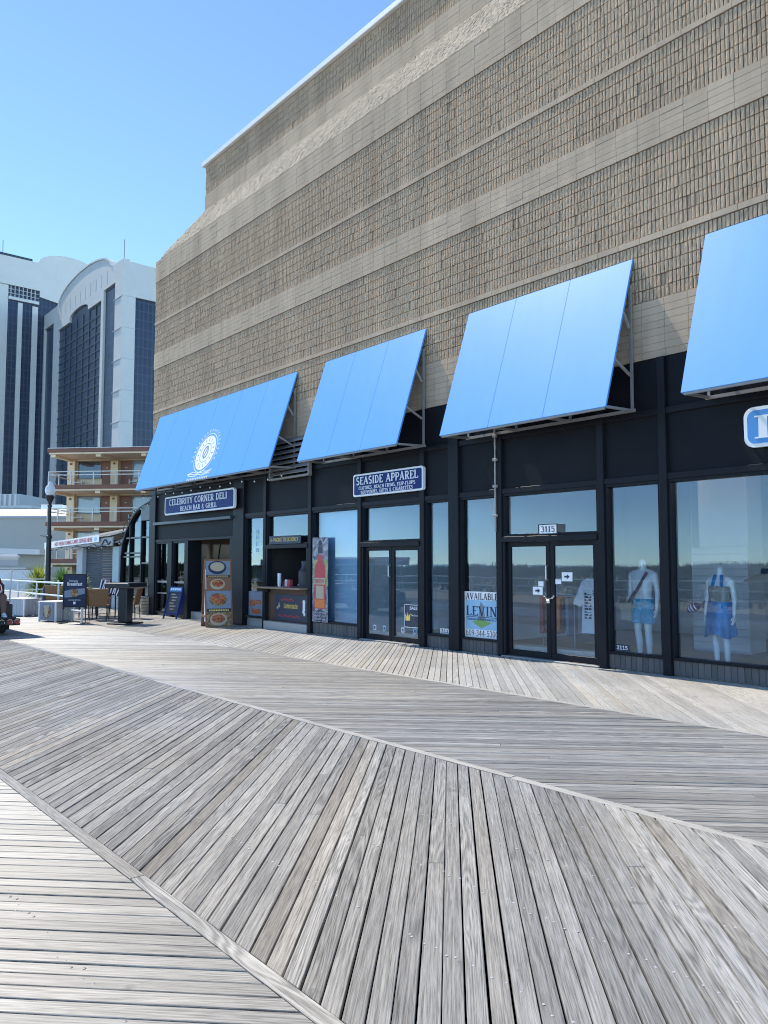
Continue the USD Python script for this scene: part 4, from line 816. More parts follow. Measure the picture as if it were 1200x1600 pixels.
# ------------------------------------------------------------------ louvre, string lights
t = T("louvre_grille", "slatted metal louvre in the gap between the two left awnings", "louvre", base=(-16.7, 11.0, 3.88))
t.part("frame", M().box(-17.66, -17.61, 10.9, 11.0, 3.88, 4.92, c=.004).box(-15.86, -15.81, 10.9, 11.0, 3.88, 4.92, c=.004).box(-17.61, -15.86, 10.9, 11.0, 3.88, 3.93, c=.004), "frame_grey")
for k in range(7):
    z = 4.0 + k * .135; a = np.array([[-17.6, 10.9, z], [-15.87, 10.9, z], [-15.87, 10.98, z + .09], [-17.6, 10.98, z + .09]]); t.part("slat", M().raw(np.vstack([a, a + [0, .006, -.008]]), [[0, 1, 2], [0, 2, 3], [4, 6, 5], [4, 7, 6], [0, 5, 1], [0, 4, 5], [3, 2, 6], [3, 6, 7]]), "frame_grey")
def string(label, pts, n, sag=.08):
    t = T("string_lights", label, "string lights", base=pts[0]); pts = np.array(pts, float); w = []
    for i in range(len(pts) - 1):
        for s in np.linspace(0, 1, 14): q = pts[i] * (1 - s) + pts[i + 1] * s; w.append(q - [0, 0, sag * 4 * s * (1 - s)])
    w = np.array(w); keep = np.r_[True, np.linalg.norm(np.diff(w, axis=0), axis=1) > 1e-6]; w = w[keep]
    t.part("wire", M().tube(w, .008, 5), "rubber"); cum = np.r_[0, np.cumsum(np.linalg.norm(np.diff(w, axis=0), axis=1))]
    for s in np.linspace(.15, cum[-1] - .15, n):
        q = np.array([np.interp(s, cum, w[:, k]) for k in range(3)]); t.part("socket", M().lathe([(0, 0), (.018, 0), (.018, -.05), (0, -.05)], q, n=8), "rubber"); t.part("bulb", M().lathe([(.008, -.05), (.019, -.065), (.021, -.08), (.013, -.095), (0, -.10)], q, n=10), "globe_white")
string("string of white bulbs under the lower edge of the widest awning", [(-24.9, 10.5, 3.98), (-22.8, 10.45, 3.98), (-20.7, 10.45, 4.0), (-18.6, 10.45, 4.0), (-16.4, 10.6, 4.0)], 15)
string("string of bulbs along the eave of the shingled kiosk", [(-36.5, 10.99, 2.38), (-34.5, 10.99, 2.40), (-32.5, 10.99, 2.44), (-30.6, 10.99, 2.46), (-29.0, 11.0, 2.48)], 12)
string("short string of bulbs down the curved edge of the glazed annex", [(-25.5, 11.02, 3.84), (-26.9, 11.02, 3.58), (-27.6, 11.02, 3.14), (-28.2, 11.02, 2.4)], 6, .03)

t = T("wall_conduit", "thin grey conduit with clips running down the mullion left of door 3115", "conduit", base=(-9.74, 11.0, 3.0))
t.part("pipe", M().tube([(-9.80, 10.99, 4.3), (-9.80, 10.99, 2.3)], .016, 8), "frame_grey")
for z in (4.1, 3.65, 3.15, 2.6): t.part("clip", M().box(-9.845, -9.755, 10.965, 11.015, z - .025, z + .025, c=.004), "frame_grey")
# ------------------------------------------------------------------ A-boards, banner sign, planters, dining rail
t = T("menu_board", "tall wooden A-board of food pictures beside the deli entrance", "A-board", base=(-19.30, 10.32, 0), rotz=75, local=True)
W_, H_ = .74, 1.82
def lean(x0, x1, z0, z1, d0, d1, s=1):
    """a box on the leaning face: z along the board, d in front of it"""
    v = []
    for x in (x0, x1):
        for z in (z0, z1):
            for d in (d0, d1): v.append([x, (.30 * (z / H_) - .30) * s - d * s, z])
    return M().raw(np.array(v), BOX_F)
for s, nm in ((1, "front_board"), (-1, "rear_board")): t.part(nm, lean(-W_ / 2, W_ / 2, .0, H_, -.02, .0, s), "board_wood")
t.part("side_brace", M().bar((-.36, -.22, .3), (-.36, .22, .3), .03, .05), "board_wood"); t.part("white_panel", M().raw(np.array([[-.345, -.25, .15], [-.345, .0, .15], [-.345, -.02, 1.55], [-.345, -.06, 1.55], [-.33, -.25, .15], [-.33, .0, .15], [-.33, -.02, 1.55], [-.33, -.06, 1.55]]), [[0, 1, 2], [0, 2, 3], [4, 6, 5], [4, 7, 6], [0, 4, 5], [0, 5, 1], [1, 5, 6], [1, 6, 2], [2, 6, 7], [2, 7, 3], [3, 7, 4], [3, 4, 0]]), "white_print")
def disc_on(x, z, rx, rz, d, th=.006, n=20):
    q = np.arange(n) / n * 2 * np.pi; pts = np.c_[x + rx * np.cos(q), z + rz * np.sin(q)]; v = []
    for dd in (d, d + th): v += [[a, .30 * (b / H_) - .30 - dd, b] for a, b in pts] + [[x, .30 * (z / H_) - .30 - dd, z]]
    f = [[n + 1 + k, n + 1 + (k + 1) % n, 2 * n + 1] for k in range(n)] + [[k, (k + 1) % n, n + 1 + (k + 1) % n] for k in range(n)] + [[k, n + 1 + (k + 1) % n, n + 1 + k] for k in range(n)]
    return M().raw(np.array(v), f)
for z0, z1, m_ in ((1.40, 1.80, "poster_grey"), (.98, 1.33, "board_wood"), (.50, .97, "poster_grey"), (.04, .40, "food_brown")): t.part("picture", lean(-.33, .33, z0, z1, .001, .006), m_)
for z0, z1 in ((1.335, 1.395), (.41, .49)):
    t.part("caption_band", lean(-.33, .33, z0, z1, .001, .008), "dark_print")
    for k in range(12): t.part("caption_mark", lean(-.27 + k * .046, -.27 + k * .046 + .03, z0 + .018, z1 - .018, .0085, .0105), "yellow_print")
for z, r, a_, b_ in ((1.60, .25, "navy_print", "food_cream"), (1.15, .20, "food_cream", "food_red"), (.735, .24, "food_brown", "food_red"), (.21, .23, "food_cream", "food_red")):
    t.part("printed_plate", disc_on(-.02, z, r, r * .72, .0065), a_); t.part("printed_food", disc_on(-.02, z + .02, r * .78, r * .5, .013, .004), b_)
t = T("menu_board", "short blue A-board with chalk writing left of the deli doors", "A-board", base=(-22.9, 10.84, 0), rotz=22, local=True)
H_ = .98
t.part("front_frame", M().raw(*lean(-.28, -.24, 0, .98, -.03, .01).get()).raw(*lean(.24, .28, 0, .98, -.03, .01).get()).raw(*lean(-.24, .24, .14, .19, -.03, .01).get()), "sign_blue"); t.part("header", lean(-.24, .24, .84, .98, -.03, .012), "sign_light_blue")
t.part("front_panel", lean(-.24, .24, .19, .84, -.02, .0), "dark_print"); t.part("rear_frame", lean(-.28, .28, .1, .98, -.02, .0, -1), "sign_blue")
for k in range(6): t.part("chalk_stroke", lean(-.14 + .03 * (k % 3), .02 + .05 * ((k * 2) % 3), .74 - .09 * k, .765 - .09 * k, .001, .004), "food_cream")
for k in range(5): t.part("header_letter", lean(-.2 + .085 * k, -.145 + .085 * k, .88, .94, .013, .016), "white_print")

t = T("breakfast_sign", "navy framed Breakfast sign on black posts in front of the wicker chairs", "sign", base=(-22.85, 7.7, 0), rotz=46, local=True)
t.part("frame", M().wallpoly(sbox(-.34, .46, .34, 1.41).difference(sbox(-.31, .49, .31, 1.38)), -.02, .02), "lamp_black"); t.part("board", M().box(-.31, .31, -.012, .012, .49, 1.38), "navy_print")
for x in (-.33, .33): t.part("post", M().tube([(x, 0, 0), (x, 0, .47)], .014, 8), "lamp_black"); t.part("foot", M().box(x - .05, x + .05, -.22, .22, .0, .02, c=.004), "lamp_black"); t.part("collar", M().lathe([(0.014, .40), (.03, .41), (.03, .46), (.014, .47)], (x, 0, 0), 10), "lamp_black")
t.part("lettering", plain_on(M(), "Breakfast", .0, 1.08, .44, .085, -.0125, .003, True), "white_print"); t.part("lettering", plain_on(M(), "Famous", -.04, 1.19, .24, .05, -.0125, .003), "white_print"); t.part("lettering", plain_on(M(), "served all day", 0, .655, .36, .03, -.0125, .003), "white_print")
t.part("printed_ribbon", M().wallpoly(Polygon([(-.30, .74), (-.30, .92), (-.1, .97), (.1, .99), (.30, 1.0), (.30, .85), (.1, .80), (-.1, .75)]), -.0155, -.0125), "poster_grey"); t.part("printed_food", M().wallpoly(Point(0, .87).buffer(.115), -.019, -.0156), "food_brown"); t.part("emblem", M().box(-.035, .035, -.0155, -.0125, .55, .62), "white_print")

def planter(name, label, base, rotz, w, d, h, poster):
    t = T(name, label, "planter box", base=base, rotz=rotz, local=True); m = M()
    n = 5
    for s in (-1, 1):
        for k in range(n): t.part("slat", M().box(-w / 2 + .03 + k * (w - .06) / n + .004, -w / 2 + .03 + (k + 1) * (w - .06) / n - .004, s * d / 2 - .012, s * d / 2 + .012, .03, h - .04, c=.003), "tower_grey")
        for k in range(4): t.part("slat", M().box(s * w / 2 - .012, s * w / 2 + .012, -d / 2 + .03 + k * (d - .06) / 4 + .004, -d / 2 + .03 + (k + 1) * (d - .06) / 4 - .004, .03, h - .04, c=.003), "tower_grey")
        for q in (-1, 1): t.part("corner_post", M().box(s * w / 2 - .025, s * w / 2 + .025, q * d / 2 - .025, q * d / 2 + .025, 0, h - .02, c=.004), "white_paint")
    t.part("top", M().box(-w / 2 - .04, w / 2 + .04, -d / 2 - .04, d / 2 + .04, h - .03, h, c=.006), "white_paint")
    if poster:
        t.part("poster", M().box(-w / 2 + .06, w / 2 - .06, -d / 2 - .03, -d / 2 - .026, .08, h - .06), "poster_grey")
        t.part("printed_food", M().wallpoly(affinity.scale(Point(0, .30).buffer(.17), 1, 1.15), -d / 2 - .034, -d / 2 - .0305), "food_brown")
        t.part("printed_cup", M().wallpoly(Polygon([(-.12, .47), (.1, .5), (.03, .14), (-.06, .14)]), -d / 2 - .038, -d / 2 - .0345), "food_cream")
    return t
planter("planter_box", "white slatted planter box with food poster on its side, by the Breakfast sign", (-24.15, 7.62, 0), 25, .66, .66, .6, True)
planter("planter_box", "plain white slatted planter box nearer the maroon cart", (-27.3, 7.55, 0), 25, .8, .6, .58, False)
t = T("dining_rail", "pale grey pipe railing around the outdoor dining area", "railing", base=(-27, 7.9, 0))
for x in (-22.8, -24.9, -27.1, -29.2, -31.4): t.part("post", M().tube([(x, 7.9, 0), (x, 7.9, 1.09)], .03, 10), "galvanised"); t.part("base_plate", M().lathe([(0, 0), (.07, 0), (.07, .012), (0.03, .014)], (x, 7.9, 0), 12), "galvanised")
for z in (1.11, .72, .33): t.part("rail", M().tube([(-22.8 + (.0 if z < 1.2 else 0), 7.9, z), (-31.4, 7.9, z), ], .027, 10), "galvanised")
for z in (1.11, .72, .33): t.part("rail", M().tube([(-31.4, 7.9, z), (-31.5, 11.0, z)], .027, 10), "galvanised")

# wicker chairs and tables
ch = T("wicker_chair", "brown wicker chair in the middle, its back turned, just right of the Breakfast sign", "chair", base=(-23.75, 8.75, 0), rotz=62, group=None, local=True)
def chair_parts(t):
    bk = np.array([[-.25, -.20, .46], [.25, -.20, .46], [.29, -.30, .93], [-.29, -.30, .93]]); t.part("backrest", M().raw(np.vstack([bk, bk + [0, .035, 0]]), [[0, 1, 2], [0, 2, 3], [4, 6, 5], [4, 7, 6], [0, 4, 5], [0, 5, 1], [1, 5, 6], [1, 6, 2], [2, 6, 7], [2, 7, 3], [3, 7, 4], [3, 4, 0]]), "wicker")
    for k in range(9):
        z = .50 + k * .048; yv = -.20 - (z - .46) * .213; t.part("weave_band", M().bar((-.25 - (z - .46) * .08, yv - .008, z), (.25 + (z - .46) * .08, yv - .008, z), .014, .016), "wicker")
    t.part("top_rail", M().tube([(-.30, -.29, .93), (.30, -.29, .93)], .02, 8), "wicker"); t.part("seat", M().box(-.26, .26, -.22, .26, .42, .465, c=.015), "wicker")
    for x in (-.24, .24):
        t.part("leg", M().tube([(x, -.23, 0), (x, -.20, .46)], .015, 8), "lamp_black"); t.part("leg", M().tube([(x, .24, 0), (x, .23, .43)], .015, 8), "lamp_black"); t.part("armrest", M().tube([(x * 1.12, -.24, .66), (x * 1.12, .2, .66), (x, .23, .43)], .014, 8), "wicker")
    t.part("stretcher", M().tube([(-.24, .0, .2), (.24, .0, .2)], .009, 6), "lamp_black")
chair_parts(ch)
for b, r, lab in (((-23.85, 9.75, 0), 140, "brown wicker chair right of the black pedestal table, side on"), ((-24.9, 8.5, 0), 95, "brown wicker chair half hidden behind the Breakfast sign"), ((-25.6, 9.5, 0), 150, "brown wicker chair farthest back behind the dining rail"), ((-28.4, 8.9, 0), 60, "brown wicker chair seen between the two white planter boxes")): copy(ch, "wicker_chair", b, r, lab, "chair")
t = T("pedestal_table", "tall black pedestal table with wide flat foot near the dining rail", "table", base=(-21.75, 8.75, 0), rotz=30, local=True)
t.part("top", M().box(-.42, .42, -.42, .42, 1.02, 1.17, c=.03), "table_black"); t.part("column", M().box(-.15, .15, -.15, .15, .05, 1.02, c=.02), "table_black"); t.part("foot", M().box(-.36, .36, -.36, .36, .0, .05, c=.015), "table_black")
t = T("dining_table", "low dark dining table behind the wicker chairs", "table", base=(-24.9, 9.1, 0), rotz=10, local=True)
t.part("top", M().box(-.6, .6, -.4, .4, .71, .75, c=.01), "table_black"); [t.part("leg", M().tube([(x, y_, 0), (x, y_, .71)], .022, 8), "lamp_black") for x in (-.52, .52) for y_ in (-.32, .32)]
t = T("folded_parasols", "bundle of navy and white patterned cushions on the table behind the wicker chair", "cushions", base=(-24.3, 9.25, .75), rotz=40, local=True)
for k in range(2):
    m = M().box(-.36 + k * .38, -.04 + k * .38, -.08, .06, .02, .42, c=.03).moved(trimesh.transformations.rotation_matrix(.25, (0, 1, 0))); c_ = t.part("cushion", m, "navy_print")
    for q in range(4): t.part("stripe", M().box(-.33 + k * .38 + q * .07, -.30 + k * .38 + q * .07, -.086, -.081, .06, .38).moved(trimesh.transformations.rotation_matrix(.25 + .12 * (q % 2), (0, 1, 0))), "white_print", parent=c_)

# yuccas in tubs
def yucca(label, base, seed, mats="yucca_leaf", n=150, R=.62):
    rng = np.random.default_rng(seed); t = T("yucca_plant", label, "plant", base=base, local=True)
    t.part("pot", M().lathe([(0, 0), (.22, 0), (.28, .42), (.30, .42), (.30, .46), (.25, .46), (.24, .40), (0, .40)], n=20), "tower_grey"); t.part("trunk", M().tube([(0, 0, .4), (.03, .02, .62), (.02, 0, .85)], [.06, .05, .05], 8), "board_wood")
    v, f = [], []
    for i in range(n):
        a_ = rng.uniform(0, 2 * np.pi); el = rng.uniform(-.35, 1.45); L = R * rng.uniform(.7, 1.1); w = .022; c = np.array([.03 * math.cos(a_), .03 * math.sin(a_), rng.uniform(.62, .95)])
        d = np.array([math.cos(a_) * math.cos(el), math.sin(a_) * math.cos(el), math.sin(el)]); s = np.array([-math.sin(a_), math.cos(a_), 0]) * w; o = len(v); dr = L * .22 * math.cos(el)
        p1, p2 = c + d * L * .5 - [0, 0, dr * .25], c + d * L - [0, 0, dr]
        v += [c - s, c + s, p1 - s * 1.1, p1 + s * 1.1, p2]; f += [[o, o + 1, o + 3], [o, o + 3, o + 2], [o + 2, o + 3, o + 4]]
    t.part("leaves", (np.array(v), np.array(f)), mats, kind="stuff"); return t
yucca("bright yellow-green spiky plant left of the black lamp post", (-32.6, 9.55, 0), 1, n=330, R=.95)
yucca("spiky green plant in a tub right of the black lamp post", (-31.3, 10.1, 0), 2, "yucca_dark_leaf", n=300, R=.9); yucca("pale spiky plant nearest the kiosk pillar", (-31.0, 10.7, 0), 3, n=170, R=.6)
t = T("flower_tub", "small tub of white flowers at the foot of the lamp post", "plant", base=(-29.0, 9.3, 0), local=True)
t.part("tub", M().lathe([(0, 0), (.16, 0), (.2, .55), (.17, .55), (.16, .5), (0, .5)], n=16), "tower_grey"); rng = np.random.default_rng(4)
t.part("foliage", blades(np.c_[rng.normal(0, .07, (40, 2)), np.full(40, .5)], 5, .42, .02, .05, rng), "yucca_dark_leaf", kind="stuff")
for k in range(14): q = np.array([rng.normal(0, .13), rng.normal(0, .13), .95 + rng.normal(0, .08)]); t.part("flower", M().lathe([(0, .03), (.035, .02), (.05, -.005), (.0, -.02)], q, 8), "white_print")
# lamp post
t = T("lamp_post", "black street lamp with white globe beside the dining rail", "street lamp", base=(-29.41, 8.94, 0), local=True)
t.part("base", M().lathe([(0, 0), (.24, 0), (.24, .12), (.2, .16), (.18, .75), (.15, .85), (.13, .9), (0, .9)], n=16), "lamp_black", smooth=35); t.part("pole", M().lathe([(.10, .9), (.085, 2.6), (.11, 2.62), (.11, 2.72), (.075, 2.74), (.06, 3.75), (.08, 3.77), (.08, 3.83), (.05, 3.85), (0, 3.85)], n=16), "lamp_black", smooth=35)
t.part("collar", M().lathe([(.05, 3.85), (.07, 3.92), (.15, 4.08), (.16, 4.16), (.13, 4.18), (0, 4.18)], n=18), "lamp_black", smooth=35); t.part("globe", M().lathe([(.11, 4.18), (.165, 4.27), (.18, 4.37), (.155, 4.48), (.09, 4.56), (.07, 4.62), (.03, 4.68), (0, 4.70)], n=20), "globe_white", smooth=40)
t.part("banner_arm", M().tube([(0, 0, 2.68), (-.35, -.2, 2.72)], .012, 6), "lamp_black")

# ------------------------------------------------------------------ glazed annex with its curved eave, at the left end of the building
t = T("glazed_annex", "dark glazed annex with curved glass eave on the building's left end", "annex", base=(-26.8, FY, 0))
prof = [(-25.55, 3.86), (-26.3, 3.74), (-26.85, 3.56), (-27.35, 3.24), (-27.75, 2.85), (-28.05, 2.4), (-28.15, 2.0), (-28.18, .98)]
gp = Polygon([(-25.55, .42)] + prof + [(-28.18, .42)])
t.part("gable_glass", M().wallpoly(gp.buffer(-.03), 11.19, 11.20), "dark_glass"); t.part("gable_rim", M().wallpoly(gp.difference(gp.buffer(-.075)), 11.08, 11.26), "black_frame")
for x, zt in ((-26.35, 3.70), (-27.35, 3.2), (-25.62, 3.8)): t.part("mullion", M().box(x - .04, x + .04, 11.10, 11.24, .42, zt, c=.006), "black_frame")
for x0, x1, z in ((-28.1, -26.39, .98), (-26.31, -25.58, .98), (-27.9, -26.39, 1.95), (-27.8, -26.39, 2.08), (-27.7, -26.39, 2.62), (-26.31, -25.66, 1.72), (-26.31, -25.66, 2.62)): t.part("transom", M().box(x0, x1, 11.11, 11.23, z - .03, z + .03, c=.006), "panel_dark_blue")
t.part("fascia_board", M().box(-26.3, -25.56, 11.06, 11.10, 3.2, 3.72, c=.006), "panel_dark_blue"); t.part("pane_panel", M().box(-27.3, -26.42, 11.203, 11.21, .5, .93), "panel_dark_blue")
cv = M(); n_ = len(prof); pv = np.array([[x, yy, z] for x, z in prof for yy in (11.27, 17.5)]); cv.raw(pv, [q for i in range(n_ - 1) for q in ([2 * i, 2 * i + 1, 2 * i + 3], [2 * i, 2 * i + 3, 2 * i + 2])]); t.part("curved_glazing", cv, "dark_glass")
for yy in (12.5, 13.8, 15.1, 16.4, 17.5): t.part("rib", M().tube([(x, yy, z) for x, z in prof], .03, 6), "black_frame")
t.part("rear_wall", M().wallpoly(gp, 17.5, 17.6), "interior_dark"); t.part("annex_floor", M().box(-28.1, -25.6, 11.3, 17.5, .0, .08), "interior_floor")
t.part("ledge", M().box(-28.9, -25.6, 10.75, 11.10, .955, .985, c=.006), "counter_wood")
rg = np.random.default_rng(12)
for row in range(3):
    x = -28.2 - .1 * (row % 2)
    while x < -25.7:
        L = rg.uniform(.3, .55); t.part("stone", M().box(x + .005, min(x + L, -25.6) - .005, 11.05 + rg.normal(0, .008), 11.26, .005 + row * .138, .135 + row * .138, c=.015), "stone_pier"); x += L
for row in range(5):
    for k in range(2): t.part("pier_stone", M().box(-25.95 + k * .28 + .005 + (.04 if row % 2 else 0), -25.68 + k * .28 - .005, 10.78 + rg.normal(0, .012), 11.04, row * .11 + .003, row * .11 + .106, c=.016), "stone_pier")
t.part("pier_cap", M().box(-26.0, -25.38, 10.74, 11.04, .555, .60, c=.01), "concrete")
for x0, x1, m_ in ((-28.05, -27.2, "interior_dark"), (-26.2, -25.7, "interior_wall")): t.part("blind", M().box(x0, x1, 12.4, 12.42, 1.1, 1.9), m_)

# ------------------------------------------------------------------ shingled kiosk with roller shutter
t = T("shingled_kiosk", "low kiosk with grey shingled roof and closed roller shutter", "kiosk", base=(-33, 11.4, 0))
t.part("wall", M().box(-36.4, -33.42, 13.5, 13.7, 0, 2.6).box(-29.46, -28.85, 11.55, 16, 0, 2.5), "motel_cream"); t.part("pillar", M().box(-33.42, -32.74, 11.3, 11.9, 0, 2.42, c=.01), "tower_grey"); t.part("post", M().box(-29.46, -28.85, 11.3, 11.54, 0, 2.36, c=.01), "post_pale_blue"); t.part("post", M().box(-36.56, -36.46, 10.96, 11.01, 0, 2.36, c=.01), "white_paint")
for k in range(17): t.part("shutter_slat", M().box(-32.73, -29.47, 11.46, 11.50, .75 + k * .098, .842 + k * .098, c=.012), "shutter_grey")
t.part("shutter_box", M().box(-32.73, -29.47, 11.44, 11.8, 2.36, 2.6), "lamp_black"); t.part("counter_front", M().box(-32.73, -29.47, 11.42, 11.54, 0, .70), "shutter_grey"); t.part("counter_shelf", M().box(-32.73, -29.47, 11.1, 11.5, .70, .745, c=.006), "white_paint")
t.part("fascia_board", M().raw(np.array([[-36.7, 11.02, 2.36], [-28.82, 11.02, 2.38], [-28.82, 11.02, 2.71], [-36.7, 11.02, 2.59], [-36.7, 11.08, 2.36], [-28.82, 11.08, 2.38], [-28.82, 11.08, 2.71], [-36.7, 11.08, 2.59]]), [[0, 1, 2], [0, 2, 3], [4, 6, 5], [4, 7, 6], [0, 4, 5], [0, 5, 1], [3, 2, 6], [3, 6, 7], [1, 5, 6], [1, 6, 2], [0, 3, 7], [0, 7, 4]]), "tower_grey")
rg = np.random.default_rng(14); n_ = 0
for row in range(7):
    s0, s1 = row / 7, (row + 1.25) / 7; x = -36.7 - .2 * (row % 2)
    while x < -28.85:
        L = min(rg.uniform(.42, .62), -28.83 - x)
        zf = lambda xx, s: 2.60 + (xx + 36.7) / 7.88 * .12 + s * (.18 + .55 * (xx + 36.7) / 7.88)
        yf = lambda s: 10.95 + s * 2.4
        a_ = [[x + .006, yf(s0), zf(x, s0) + .035], [x + L - .006, yf(s0), zf(x + L, s0) + .035], [x + L - .006, yf(s1), zf(x + L, s1) + .012], [x + .006, yf(s1), zf(x, s1) + .012]]
        b_ = [[p[0], p[1], p[2] - .02] for p in a_]
        t.part("shingle", M().raw(np.array(a_ + b_), [[0, 1, 2], [0, 2, 3], [4, 5, 1], [4, 1, 0], [5, 6, 2], [5, 2, 1], [7, 4, 0], [7, 0, 3]]), "shingle"); x += L
t.part("roof_deck", M().raw(np.array([[-36.7, 10.97, 2.585], [-28.82, 10.97, 2.705], [-28.82, 13.4, 3.43], [-36.7, 13.4, 2.76], [-36.7, 16, 2.6], [-28.82, 16, 2.94]]), [[0, 1, 2], [0, 2, 3], [3, 2, 5], [3, 5, 4]]), "shingle"); t.part("gable_end", M().raw(np.array([[-28.83, 11.1, 2.5], [-28.83, 16, 2.5], [-28.83, 13.4, 3.48]]), [[0, 1, 2]]), "tower_grey")
t.part("wave_trim", M().tube([(x, 10.99, 2.53 + .09 * math.sin((x + 31) * 9)) for x in np.linspace(-29.85, -28.9, 24)], .022, 6), "lamp_black")
t = T("kiosk_banner", "long white banner with red capital lettering along the kiosk eave", "banner", base=(-33.2, 10.95, 2.4))
bq = lambda x, z: (z + (x + 36.5) * .025)
t.part("cloth", M().raw(np.array([[x, yy, bq(x, z)] for x in (-36.55, -29.9) for yy in (10.925, 10.945) for z in (2.37, 2.64)]), BOX_F), "white_print")
bn = plain_on(M(), "HOT FRESH FUNNEL CAKES SERVED HERE", -32.85, 2.43, 4.5, .15, 10.922, .003, True); v_, f_ = bn.get(); v_[:, 2] += (v_[:, 0] + 36.5) * .025; t.part("lettering", (v_, f_), "red_print")
for x in (-35.9, -30.25): t.part("mark", M().box(x - .12, x + .12, 10.919, 10.922, bq(x, 2.44), bq(x, 2.57)), "pale_blue_print")

# ------------------------------------------------------------------ the golf cart and its rider, cut by the left edge
t = T("golf_cart", "maroon and black open cart with cream canopy, cut off by the left edge", "cart", base=(-21.3, 4.75, 0))
t.part("bumper", M().box(-20.42, -20.22, 3.95, 5.54, .22, .38, c=.015), "cart_black")
for y_ in (5.46, 5.30, 5.12): t.part("tail_lamp", M().tube([(-20.23, y_, .30), (-20.195, y_, .30)], [.06, .055], 14), "lens_red" if y_ > 5.2 else "cart_black"); t.part("lamp_ring", M().tube([(-20.225, y_ + .065 * math.cos(a_), .30 + .065 * math.sin(a_)) for a_ in np.linspace(0, 2 * np.pi, 16)], .008, 5), "chrome")
t.part("footrest", M().box(-20.45, -20.05, 4.1, 5.4, .39, .43, c=.008), "cart_black"); t.part("rear_panel", M().box(-20.75, -20.45, 4.0, 5.42, .25, .72, c=.02), "cart_black"); t.part("body", M().box(-24.1, -20.75, 3.98, 5.48, .28, .62, c=.05).box(-24.3, -23.4, 4.05, 5.42, .5, .95, c=.12), "cart_maroon", smooth=30)
t.part("rear_seat", M().box(-21.05, -20.6, 4.1, 5.38, .70, .80, c=.03), "cart_maroon"); t.part("seat_back", M().box(-21.2, -21.06, 4.1, 5.38, .75, 1.22, c=.04), "cart_maroon"); t.part("front_seat", M().box(-22.3, -21.25, 4.1, 5.38, .62, .80, c=.03), "cart_maroon")
for y_ in (4.05, 5.42): t.part("canopy_post", M().tube([(-20.78, y_, .6), (-20.62, y_, 1.72)], .018, 8), "galvanised"); t.part("canopy_post", M().tube([(-23.3, y_, .9), (-22.9, y_, 1.78)], .018, 8), "galvanised")
t.part("canopy", M().box(-23.4, -20.3, 3.9, 5.52, 1.80, 1.94, c=.06), "canopy_cream", smooth=30); t.part("canopy_skirt", M().box(-23.3, -20.36, 3.94, 3.96, 1.66, 1.81).box(-23.3, -20.36, 5.46, 5.48, 1.66, 1.81).box(-20.38, -20.36, 3.96, 5.46, 1.66, 1.81), "tower_grey")
for x in (-20.95, -23.5):
    for y_ in (4.08, 5.28):
        w_ = t.part("wheel", M().lathe([(.10, -.09), (.22, -.1), (.25, -.07), (.25, .07), (.22, .1), (.10, .09)], n=24).moved(trimesh.transformations.translation_matrix((x, y_, .25)) @ trimesh.transformations.rotation_matrix(math.pi / 2, (1, 0, 0))), "rubber", smooth=40)
        t.part("rim", M().lathe([(0, -.07), (.11, -.07), (.11, .07), (0, .07)], n=16).moved(trimesh.transformations.translation_matrix((x, y_, .25)) @ trimesh.transformations.rotation_matrix(math.pi / 2, (1, 0, 0))), "chrome", parent=w_)
t.part("mud_flap", M().box(-20.66, -20.64, 5.16, 5.40, .10, .28), "rubber"); t.part("steering_wheel", M().tube([(-22.7 + .06 * math.cos(a_), 4.45 + .17 * math.cos(a_) * 0 + .17 * math.sin(a_), 1.0 + .15 * math.cos(a_)) for a_ in np.linspace(0, 2 * np.pi, 20)], .013, 6), "rubber")
p = T("person", "person in maroon top and brown trousers riding backwards on the cart", "person", base=(-20.8, 5.0, .8))
S = np.array([-20.82, 4.98, .80]); P = lambda x, y_, z: S + np.array([x, y_, z])
to = [hull((P(0, -.09, .10), .11), (P(0, .09, .10), .11), (P(-.06, -.08, .34), .105), (P(-.06, .08, .34), .105)), hull((P(-.06, -.08, .34), .105), (P(-.06, .08, .34), .105), (P(-.05, -.18, .52), .055), (P(-.05, .18, .52), .055), (P(-.05, 0, .56), .06))]
lg = []
for k in (-1, 1): lg += chain([P(0, .09 * k, .09), P(.42, .14 * k + .06, .10), P(.50, .13 * k + .07, -.33)], [.095, .068, .042])
ar = []
for k in (-1, 1): ar += chain([P(-.05, .19 * k, .50), P(.05, .25 * k, .26), P(.26, .16 * k, .20)], [.055, .042, .03]) + hand(P(.27, .15 * k, .20), (.95, -.25 * k, -.1), (0, 1, 0), (0, 0, -1))
hd = [hull((P(-.05, 0, .54), .055), (P(-.03, 0, .66), .05)), hull((P(-.045, 0, .80), .098), (P(.0, 0, .73), .07), (P(.025, 0, .69), .045), (P(-.02, 0, .84), .075)), hull((P(.07, 0, .78), .012), (P(.085, 0, .745), .017)), hull((P(.05, -.022, .705), .012), (P(.05, .022, .705), .012)), hull((P(-.05, .095, .77), .018), (P(-.05, .1, .73), .012)), hull((P(-.05, -.095, .77), .018), (P(-.05, -.1, .73), .012))]
ft = []
for k in (-1, 1): ft += [hull((P(.49, .13 * k + .07, -.31), .04), (P(.49, .13 * k + .07, -.355), .035), (P(.64, .14 * k + .07, -.365), .032))]
p.part("body", fuse(to + lg + ar + hd, .022), "skin", smooth=True)
